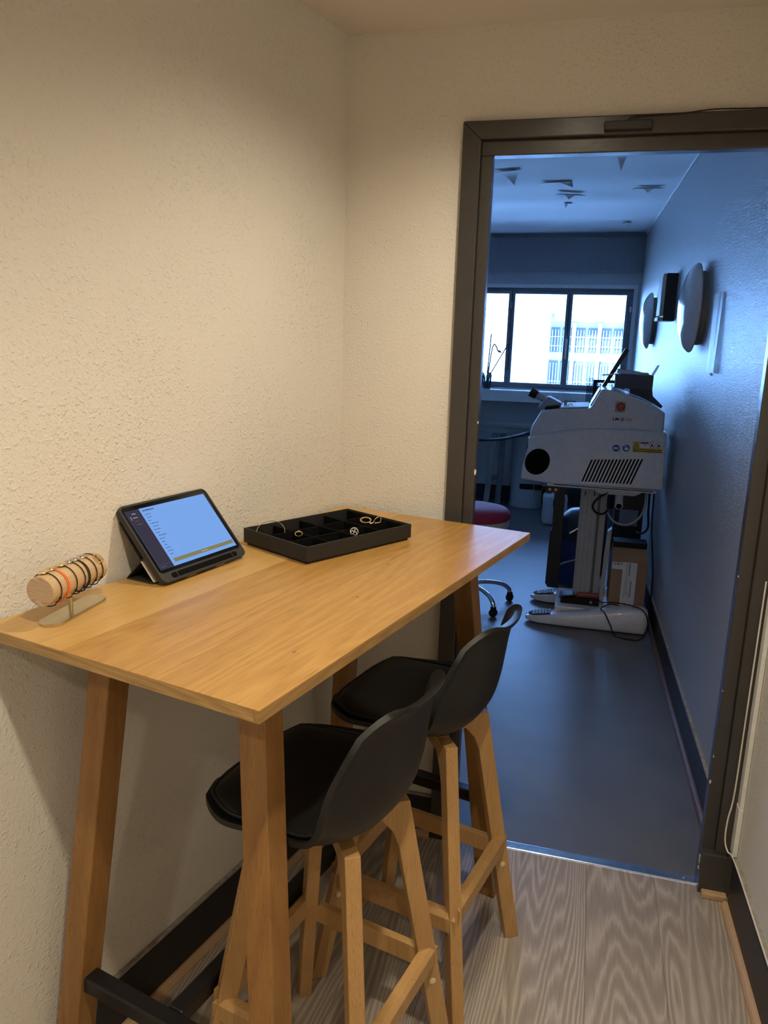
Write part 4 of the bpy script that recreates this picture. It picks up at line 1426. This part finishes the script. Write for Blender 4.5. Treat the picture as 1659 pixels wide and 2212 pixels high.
# cardboard box lying on the machine's base, with shipping label
bx = thing('cardboard_box', 'brown cardboard parcel with white shipping label standing on the welder base', 'box', (0.986, 2.335, 0.1005), 0.02)
MB().box(-0.098, 0.098, -0.115, 0.06, 0.0, 0.262).build('body', 'cardboard', bx, bevel=0.004)
MB().hexa([(-0.098, -0.115, 0.263), (0.098, -0.115, 0.263), (0.098, 0.06, 0.263), (-0.098, 0.06, 0.263)], [(-0.092, -0.05, 0.325), (0.090, -0.05, 0.325), (0.090, 0.06, 0.325), (-0.092, 0.06, 0.325)]).build('flap', 'cardboard', bx)
MB().box(-0.092, 0.090, -0.05, 0.06, 0.3255, 0.358).build('black_strip', 'rubber_black', bx)
lbx = MB()
lbx.box(-0.035, 0.042, -0.1162, -0.115, 0.001, 0.259)
lbx.box(-0.094, -0.035, -0.1162, -0.115, 0.215, 0.256)
lbo = lbx.build('label', 'paper_white', bx)
m = MB()
for k_, x in enumerate((-0.086, -0.079, -0.074, -0.066, -0.060, -0.057, -0.049, -0.043)):
    m.box(x, x + random.uniform(0.002, 0.005), -0.1168, -0.116, 0.240, 0.2515)
m.build('barcode', 'ink_grey', lbo)
for (x0, z0_, z1_, ww_) in ((-0.016, 0.05, 0.252, 0.002), (-0.009, 0.075, 0.252, 0.002), (0.0, 0.18, 0.252, 0.0055), (0.0, 0.07, 0.165, 0.0015), (0.024, 0.215, 0.25, 0.002), (0.013, 0.06, 0.145, 0.006), (0.005, 0.045, 0.08, 0.0015)):
    m = MB()
    z = z0_
    while z < z1_:
        hh = random.uniform(0.003, 0.008)
        m.box(x0, x0 + ww_ * random.uniform(0.75, 1.15), -0.1168, -0.116, z, z + hh)
        z += hh + 0.0012
    m.build('print_line', 'ink_grey', lbo)
m = MB()
m.box(-0.010, -0.004, -0.1168, -0.116, 0.006, 0.020)
m.box(0.0, 0.006, -0.1168, -0.116, 0.006, 0.014)
m.box(0.016, 0.020, -0.1168, -0.116, 0.006, 0.018)
m.build('red_mark', 'ink_red', lbo)

# open box on top of the machine, a second one below it
b2 = thing('cardboard_box', 'dark flat carton wedged behind the welder hood under the open box', 'box', (0.955, 2.36, 1.245))
MB().prism([(0.900, 1.295), (0.954, 1.2775), (1.020, 1.2475), (1.070, 1.2205), (1.078, 1.232), (1.022, 1.284), (1.016, 1.3165), (0.900, 1.3165)], lambda p, d: (p[0] - 0.955, d - 2.36, p[1] - 1.245), 2.28, 2.43).build('body', 'cardboard_dark', b2)
b1 = thing('cardboard_box', 'small open cardboard box with raised flaps on top of the welder', 'box', (0.917, 2.32, 1.3195))
MB().box(-0.097, 0.097, -0.07, 0.09, 0.0, 0.003).build('bottom', 'cardboard_dark', b1)
for nm, q in (('side', (-0.097, 0.097, -0.07, -0.067, 0.003, 0.073)), ('side', (-0.097, 0.097, 0.087, 0.09, 0.003, 0.073)), ('side', (-0.097, -0.094, -0.067, 0.087, 0.003, 0.073)), ('side', (0.094, 0.097, -0.067, 0.087, 0.003, 0.073))):
    MB().box(*q).build(nm, 'cardboard_dark', b1)
MB().hexa([(-0.097, -0.067, 0.0735), (-0.094, -0.067, 0.0735), (-0.094, 0.087, 0.0735), (-0.097, 0.087, 0.0735)], [(-0.168, -0.06, 0.062), (-0.168, -0.06, 0.066), (-0.168, 0.08, 0.066), (-0.168, 0.08, 0.062)]).build('flap', 'cardboard_white', b1)
MB().hexa([(0.094, -0.067, 0.0735), (0.097, -0.067, 0.0735), (0.097, 0.087, 0.0735), (0.094, 0.087, 0.0735)], [(0.120, -0.05, 0.128), (0.123, -0.05, 0.128), (0.123, 0.07, 0.128), (0.120, 0.07, 0.128)]).build('flap', 'cardboard_white', b1)
MB().hexa([(-0.09, 0.087, 0.0735), (0.09, 0.087, 0.0735), (0.09, 0.09, 0.0735), (-0.09, 0.09, 0.0735)], [(-0.085, 0.12, 0.100), (0.03, 0.12, 0.088), (0.03, 0.123, 0.088), (-0.085, 0.123, 0.100)]).build('flap', 'cardboard_white', b1)
tag(MB().box(0.935, 0.995, 2.345, 2.38, 1.324, 1.405).build('foam_piece', 'foam_pale', bevel=0.006), 'pale green packing piece sticking out of the open box', 'packing')

# frame with clear panel behind the machine (glass box on the bench side)
fb = thing('display_box', 'black framed clear box between welder hood and window', 'box', (0.79, 3.2, 0.0))
m = MB()
for (x0, x1) in ((-0.085, -0.060), (0.06, 0.085)):
    m.box(x0, x1, -0.06, -0.04, 0.0, 1.325)
m.box(-0.06, 0.06, -0.06, -0.04, 1.305, 1.325)
m.box(-0.06, 0.06, -0.06, -0.04, 1.20, 1.215)
m.build('frame', 'black_metal', fb, bevel=0.002)
MB().box(-0.125, -0.086, -0.055, -0.045, 0.95, 1.335).build('clear_edge', 'clear_glass', fb)
MB().box(-0.06, 0.06, -0.052, -0.048, 1.215, 1.305).build('clear_panel', 'clear_glass', fb)
for q, (x, r) in enumerate(((-0.03, 0.03), (0.028, 0.026))):
    MB().lathe([(r * .4, 0), (r, 0.015), (r * 1.0, 0.035), (r * 0.5, 0.052)], 16, Matrix.Translation((x, -0.02, 1.215))).build('jar', 'grey_plastic', fb, smooth=True)

# ------------------------------------------------------------------ right wall fittings
wn = Vector((-1, XRS, 0)).normalized()      # out of the papered wall
wt = Vector((-wn.y, wn.x, 0))


def wall_mat(y, z):
    """frame with local z out of the wall, local y up"""
    up = Vector((0, 0, 1))
    xx = up.cross(wn)
    M = Matrix((xx, up, wn)).transposed().to_4x4()
    M.translation = Vector((xr(y), y, z))
    return M


for (y, z, lab) in ((1.75, 1.722, 'round white dome wall lamp nearest the doorway'), (3.93, 1.730, 'round white dome wall lamp nearest the window')):
    lp = thing('wall_lamp', lab, 'lamp', M=wall_mat(y, z), group='round dome lamps on the papered wall')
    MB().lathe([(0.165, 0.0), (0.165, 0.028), (0.172, 0.034)], 48).build('base_ring', 'aluminium', lp, smooth=True, angle=30)
    MB().lathe([(0.197, 0.030), (0.200, 0.036), (0.197, 0.044), (0.180, 0.060), (0.150, 0.077), (0.105, 0.091), (0.055, 0.099), (0.002, 0.102)], 56).build('dome', 'opal_white', lp, smooth=True, angle=80)
bxw = thing('wall_box', 'black wall box with a pale hinged front between the two dome lamps', 'box', M=wall_mat(2.85, 1.83))
MB().box(-0.09, 0.09, -0.135, 0.135, 0.0, 0.062).build('housing', 'black_gloss', bxw, bevel=0.002)
MB().box(-0.088, 0.088, -0.105, 0.120, 0.0622, 0.085).build('front', 'seat_cream', bxw, bevel=0.004)
MB().box(-0.088, 0.088, -0.135, -0.112, 0.0622, 0.092).build('lower_bar', 'seat_cream', bxw, bevel=0.003)
MB().box(-0.075, 0.075, 0.121, 0.132, 0.0622, 0.080).build('upper_bar', 'seat_cream', bxw, bevel=0.002)
slv = thing('notice_sleeve', 'empty clear plastic notice sleeve hanging on the papered wall', 'sleeve', M=wall_mat(1.29, 1.605))
MB().shell(lambda u, v: ((u - .5) * 0.235 + 0.06 * (v - .5) * -0.6, (v - .5) * 0.315, 0.006 + 0.010 * u * (1 - v) + 0.003 * sin(u * 9)), lambda u, v: ((u - .5) * 0.235 + 0.06 * (v - .5) * -0.6, (v - .5) * 0.315, 0.004 + 0.010 * u * (1 - v) + 0.003 * sin(u * 9)), 16, 8).build('sheet', 'clear_sleeve', slv, smooth=True)
MB().box(-0.015, 0.015, -0.170, -0.150, 0.002, 0.0045).build('tape', 'paper_white', slv)

# ------------------------------------------------------------------ peeling ceiling paper
def flap(pts, tipdrop, name='ceiling_flap'):
    """triangular tongue of paper: two hinge points on the ceiling and one hanging tip"""
    a, b, c = [Vector((p[0], p[1], H2 - 0.012)) for p in pts]
    c.z -= tipdrop

    def top(u, v):
        base = a.lerp(b, v)
        p = base.lerp(c, u * (1 - 0.0))
        p = p + (base - p) * 0.0
        w_ = 1 - u
        q = a.lerp(b, 0.5).lerp(c, u) + (base - a.lerp(b, 0.5)) * w_
        q.z += 0.020 * sin(pi * u)
        return q
    n0 = lambda u, v: top(u, v) - Vector((0, 0, 0.0012))
    o = MB().shell(top, n0, 10, 8).build(name, 'ceiling_white', None, smooth=True)
    return o


flap_defs = [([(0.03, 2.72), (0.20, 2.66), (0.135, 2.92)], 0.035, 'largest torn tongue of ceiling paper, by the door head on the left'),
             ([(0.27, 3.06), (0.47, 3.03), (0.48, 3.10)], 0.022, 'long dark slit of loose ceiling paper in the middle'),
             ([(0.715, 2.38), (0.79, 2.36), (0.752, 2.54)], 0.045, 'narrow torn tongue of ceiling paper at the top edge of the doorway'),
             ([(0.84, 3.30), (1.04, 3.30), (0.94, 3.37)], 0.012, 'shallow drooping fold of ceiling paper near the papered wall'),
             ([(0.395, 3.80), (0.46, 3.80), (0.405, 3.85)], 0.022, 'tiny torn flake of ceiling paper'),
             ([(0.35, 3.44), (0.55, 3.50), (0.44, 3.55)], 0.014, 'faint sagging blister of ceiling paper below the dark slit'),
             ([(0.82, 4.75), (0.90, 4.72), (0.88, 4.85)], 0.02, 'small curled flake of ceiling paper by the shutter box')]
for (p, d, lab) in flap_defs:
    tag(flap(p, d), lab, 'peeling paper', 'peeling flaps on the workshop ceiling')

# ------------------------------------------------------------------ swivel stool
sw = thing('swivel_stool', 'round red upholstered swivel stool with chrome star base', 'stool', (0.075, 2.27, 0.0))
MB().lathe([(0.06, 0.602), (0.13, 0.600), (0.188, 0.586), (0.205, 0.567), (0.208, 0.545), (0.203, 0.530)][::-1], 48, Matrix.Translation((0.02, 0.02, 0))).build('cushion', 'seat_red', sw, smooth=True, angle=70)
MB().lathe([(0.14, 0.478), (0.196, 0.482), (0.203, 0.490), (0.203, 0.529)], 48, Matrix.Translation((0.02, 0.02, 0))).build('seat_pan', 'seat_cream', sw, smooth=True, angle=50)
MB().lathe([(0.026, 0.10), (0.026, 0.30), (0.016, 0.305), (0.016, 0.478)], 18).build('gas_lift', 'chrome', sw, smooth=True, angle=40)
MB().lathe([(0.04, 0.085), (0.045, 0.10), (0.040, 0.135), (0.028, 0.14)], 20).build('hub', 'chrome', sw, smooth=True)
for k_ in range(5):
    a = radians(5 - 57 + 72 * k_ + 5)
    d = Vector((cos(a), sin(a), 0))
    lg = MB().tube(smooth_path([d * 0.03 + Vector((0, 0, 0.125)), d * 0.12 + Vector((0, 0, 0.128)), d * 0.215 + Vector((0, 0, 0.112)), d * 0.262 + Vector((0, 0, 0.080)), d * 0.272 + Vector((0, 0, 0.048))], 5), [0.013] * 21, 10).build('base_arm', 'chrome', sw, smooth=True)
    cs = MB()
    c0 = d * 0.272
    cs.lathe([(0.014, 0.026), (0.017, 0.030), (0.017, 0.056), (0.013, 0.060)], 14, Matrix.Translation(c0))
    cs.build('glide', 'rubber_black', lg, smooth=True)
    Mw = Matrix.Translation(c0 + Vector((0, 0, 0.0245))) @ Matrix.Rotation(a + 0.6, 4, 'Z') @ Matrix.Rotation(pi / 2, 4, 'X')
    MB().lathe([(0.018, -0.016), (0.0235, -0.012), (0.0235, 0.012), (0.018, 0.016)], 18, Mw).build('castor', 'rubber_black', lg, smooth=True)

# ------------------------------------------------------------------ bench, barrel, jerrycan, vacuum
CABLE_PTS = [(-0.60, 5.02, 0.66), (-0.286, 4.9, 0.664), (-0.085, 4.3, 0.746), (0.103, 3.6, 0.848), (0.264, 2.9, 0.956), (0.355, 2.47, 1.022), (0.42, 2.44, 1.03)]
bn = thing('workbench', 'grey workbench on slanted trestle legs below the window', 'bench', (-0.6, 5.2, 0.0))
MB().box(-0.95, 0.80, -0.13, 0.10, 0.775, 0.805).build('bench_top', 'bench_wood', bn, bevel=0.002)
MB().box(-0.95, 0.78, -0.12, -0.10, 0.715, 0.775).build('apron', 'bench_wood', bn)
for (xt, xb) in ((0.43, 0.375), (-0.75, -0.80)):
    MB().hexa([(xb, -0.09, 0), (xb + 0.05, -0.09, 0), (xb + 0.05, -0.05, 0), (xb, -0.05, 0)], [(xt, -0.09, 0.775), (xt + 0.055, -0.09, 0.775), (xt + 0.055, -0.05, 0.775), (xt, -0.05, 0.775)]).build('leg', 'bench_wood', bn)
    MB().hexa([(xb + .10, 0.04, 0), (xb + .15, 0.04, 0), (xb + .15, 0.08, 0), (xb + .10, 0.08, 0)], [(xt + 0.06, 0.04, 0.775), (xt + 0.115, 0.04, 0.775), (xt + 0.115, 0.08, 0.775), (xt + 0.06, 0.08, 0.775)]).build('leg', 'window_grey', bn)
    MB().hexa([(xb + .04, -0.05, 0.25), (xb + .10, 0.05, 0.25), (xb + .10, 0.05, 0.29), (xb + .04, -0.05, 0.29)][:4], [(xb + .06, -0.06, 0.25), (xb + .12, 0.04, 0.25), (xb + .12, 0.04, 0.29), (xb + .06, -0.06, 0.29)]).build('brace', 'bench_wood', bn)
MB().tube(smooth_path([wp(*p) for p in CABLE_PTS], 8), 0.011, 8).build('supply_cable', 'rubber_black', weld, smooth=True)
br = thing('drum', 'white cylindrical drum standing under the workbench', 'drum', (0.165, 5.30, 0.0))
MB().lathe([(0.150, 0.0), (0.157, 0.008), (0.157, 0.022), (0.152, 0.026), (0.152, 0.68), (0.158, 0.684), (0.158, 0.70), (0.14, 0.705)], 40).build('body', 'barrel_white', br, smooth=True, angle=35)
MB().box(-0.007, 0.007, -0.1545, -0.150, 0.47, 0.64).build('gauge', 'dark_void', br)
jc = thing('jerrycan', 'white plastic jerrycan on the floor behind the welder', 'canister', (0.47, 4.62, 0.0), 0.1)
MB().box(-0.105, 0.105, -0.08, 0.08, 0.0, 0.27).build('body', 'jerrycan_white', jc, bevel=0.03, seg=4)
MB().lathe([(0.026, 0.265), (0.026, 0.30), (0.022, 0.303)], 18, Matrix.Translation((-0.06, 0, 0))).build('cap', 'window_grey', jc, smooth=True)
MB().tube(smooth_path([(-0.02, 0, 0.265), (-0.01, 0, 0.30), (0.05, 0, 0.305), (0.085, 0, 0.265)], 5), 0.013, 8).build('handle', 'jerrycan_white', jc, smooth=True)

vc = thing('vacuum_cleaner', 'black and blue canister vacuum cleaner with hoses behind the column', 'vacuum cleaner', (0.70, 2.95, 0.0))
MB().lathe([(0.13, 0.0), (0.145, 0.01), (0.145, 0.30), (0.135, 0.31)], 32).build('tank', 'blue_plastic', vc, smooth=True, angle=40)
MB().lathe([(0.148, 0.305), (0.150, 0.36), (0.135, 0.44), (0.07, 0.49), (0.02, 0.50)], 32).build('motor_head', 'black_gloss', vc, smooth=True, angle=50)
MB().tube(smooth_path([(-0.13, -0.05, 0.42), (-0.16, -0.08, 0.55), (-0.08, -0.10, 0.64), (0.02, -0.08, 0.60), (0.05, -0.05, 0.48)], 6), 0.022, 12).build('hose', 'black_gloss', vc, smooth=True)
MB().tube(smooth_path([(-0.16, -0.12, 0.20), (-0.17, -0.12, 0.36), (-0.12, -0.12, 0.47)], 5), 0.013, 10).build('chrome_tube', 'chrome', vc, smooth=True)
MB().tube([(-0.06, -0.16, 0.36), (0.06, -0.14, 0.45)], 0.008, 8).build('handle_bar', 'chrome', vc, smooth=True)
bk = thing('black_case', 'tall black equipment case behind the cardboard parcel', 'case', (0.95, 2.82, 0.0))
MB().box(-0.05, 0.12, -0.10, 0.10, 0.0, 0.78).build('body', 'black_gloss', bk, bevel=0.006)
MB().box(-0.02, 0.09, -0.1015, -0.10, 0.46, 0.56).build('label_plate', 'window_grey', bk)
tag(MB().hexa([(0.842, 2.30, 0.1005), (0.866, 2.30, 0.1005), (0.868, 2.39, 0.1005), (0.844, 2.39, 0.1005)], [(0.858, 2.33, 0.50), (0.880, 2.33, 0.52), (0.881, 2.39, 0.52), (0.859, 2.39, 0.50)]).build('padded_envelope', 'jerrycan_white'), 'grey padded envelope leaning between column and parcel', 'envelope')

# ------------------------------------------------------------------ orchid in a glass on the sill
gp = thing('orchid_glass', 'bare orchid stems in a drinking glass on the window sill', 'plant', (-0.288, 5.36, 1.1055))
m = MB()
m.lathe([(0.040, 0.0), (0.048, 0.13), (0.046, 0.13), (0.038, 0.004)], 24)
m.build('glass', 'clear_glass', gp, smooth=True, angle=40)
rt_ = MB()
for k_ in range(9):
    a = random.uniform(0, 6.28)
    rt_.tube(smooth_path([(0.02 * cos(a), 0.02 * sin(a), 0.03), (0.03 * cos(a), 0.03 * sin(a), 0.10), (0.05 * cos(a), 0.05 * sin(a), 0.15), (0.07 * cos(a), 0.06 * sin(a), 0.11)], 4), 0.008, 6)
rt_.build('roots', 'root_grey', gp, smooth=True)
stm = MB()
stm.tube(smooth_path([(0, 0, 0.12), (0.01, 0, 0.30), (0.02, 0, 0.52)], 5), 0.0065, 6)
stm.tube(smooth_path([(0.01, 0, 0.12), (0.03, 0, 0.34), (0.05, 0, 0.42), (0.075, 0, 0.40), (0.09, 0, 0.36)], 5), 0.0065, 6)
stm.tube(smooth_path([(0.03, 0, 0.14), (0.10, 0, 0.27), (0.185, 0, 0.43)], 5), 0.006, 6)
stm.build('stems', 'stem_green', gp, smooth=True)
MB().hexa([(0.085, -0.01, 0.365), (0.10, -0.01, 0.345), (0.13, 0.0, 0.345), (0.11, 0.01, 0.365)], [(0.085, -0.008, 0.369), (0.10, -0.008, 0.349), (0.13, 0.002, 0.349), (0.11, 0.012, 0.369)]).build('bud', 'stem_green', gp)

# ------------------------------------------------------------------ houses across the street
struct(MB().box(-40, 40, YW + 0.3, 60, -4.2, -4.0).build('floor_street', 'street_grey'), 'street level outside the window')
FYY = 18.0
hs = thing('house', 'pale house across the street with barred windows behind the right sash', 'building', (1.5, FYY, -4.0))
HO = Vector((1.5, FYY, -4.0))
hb = MB()


def hbox(x0, x1, y0, y1, z0, z1):
    return MB().box(x0 - HO.x, x1 - HO.x, y0 - HO.y, y1 - HO.y, z0 - HO.z, z1 - HO.z)


hbox(-0.75, 9, FYY + 0.25, FYY + 5, -4, 2.45).build('wall', 'facade_cream', hs)
hbox(-0.80, 9, FYY - 0.10, FYY + 0.25, 2.12, 2.30).build('cornice', 'facade_cream', hs)
hbox(-0.80, 9, FYY - 0.25, FYY + 0.25, 2.30, 2.45).build('gutter', 'facade_white', hs)
for x in (-0.35, 0.10, 0.66, 1.2):
    hbox(x, x + 0.14, FYY - 0.2, FYY + 0.05, 2.16, 2.30).build('bracket', 'facade_cream', hs)
MB().hexa([(-0.80 - HO.x, -0.25, 2.45 - HO.z), (9 - HO.x, -0.25, 2.45 - HO.z), (9 - HO.x, 4.9, 2.45 - HO.z), (-0.80 - HO.x, 4.9, 2.45 - HO.z)],
          [(-0.6 - HO.x, 2.2, 4.2 - HO.z), (9 - HO.x, 2.2, 4.2 - HO.z), (9 - HO.x, 4.8, 4.2 - HO.z), (-0.6 - HO.x, 4.8, 4.2 - HO.z)]).build('roof', 'facade_roof', hs)
for k_, xc in enumerate((-0.17, 0.45, 1.07, 1.69, 2.31)):
    for (z0_, z1_) in ((1.37, 1.98), (-0.2, 1.16)):
        wv = 0.25
        for s in (-1, 1):
            xa, xb_ = (xc - wv, xc - 0.03) if s < 0 else (xc + 0.03, xc + wv)
            wdw = hbox(xa, xb_, FYY + 0.20, FYY + 0.255, z0_, z1_).build('window_pane', 'facade_pane', hs)
            g = MB()
            for i in range(3):
                xx = xa + (xb_ - xa) * (i + 0.5) / 3
                g.add(*(lambda q: (q.v, q.f))(hbox(xx - 0.008, xx + 0.008, FYY + 0.15, FYY + 0.17, z0_ + 0.02, z1_ - 0.06)))
            for fr in (0.25, 0.62):
                zz = z0_ + (z1_ - z0_) * fr
                g.add(*(lambda q: (q.v, q.f))(hbox(xa, xb_, FYY + 0.15, FYY + 0.17, zz - 0.008, zz + 0.008)))
            g.build('grille', 'facade_white', wdw)
    hbox(xc + wv + 0.015, xc + wv + 0.105, FYY + 0.08, FYY + 0.25, -4, 2.10).build('pilaster', 'facade_white', hs)
h2 = thing('house', 'plain white house front added for the overexposed white in the middle sash', 'building', (-3.25, FYY - 1.0, -4.0))
MB().box(-3.0, 2.83, 0.0, 0.65, 0.0, 9.0).build('wall', 'facade_white', h2)  # invented blank wall that gives the overexposed white behind the middle sash
for xx in (0.55, -1.0):
    MB().box(xx, xx + 0.55, -0.02, 0.0, 5.0, 6.0).build('shutter', 'facade_cream', h2)
MB().box(-3.0, 2.83, -0.06, 0.0, 6.35, 6.5).build('cornice', 'facade_cream', h2)
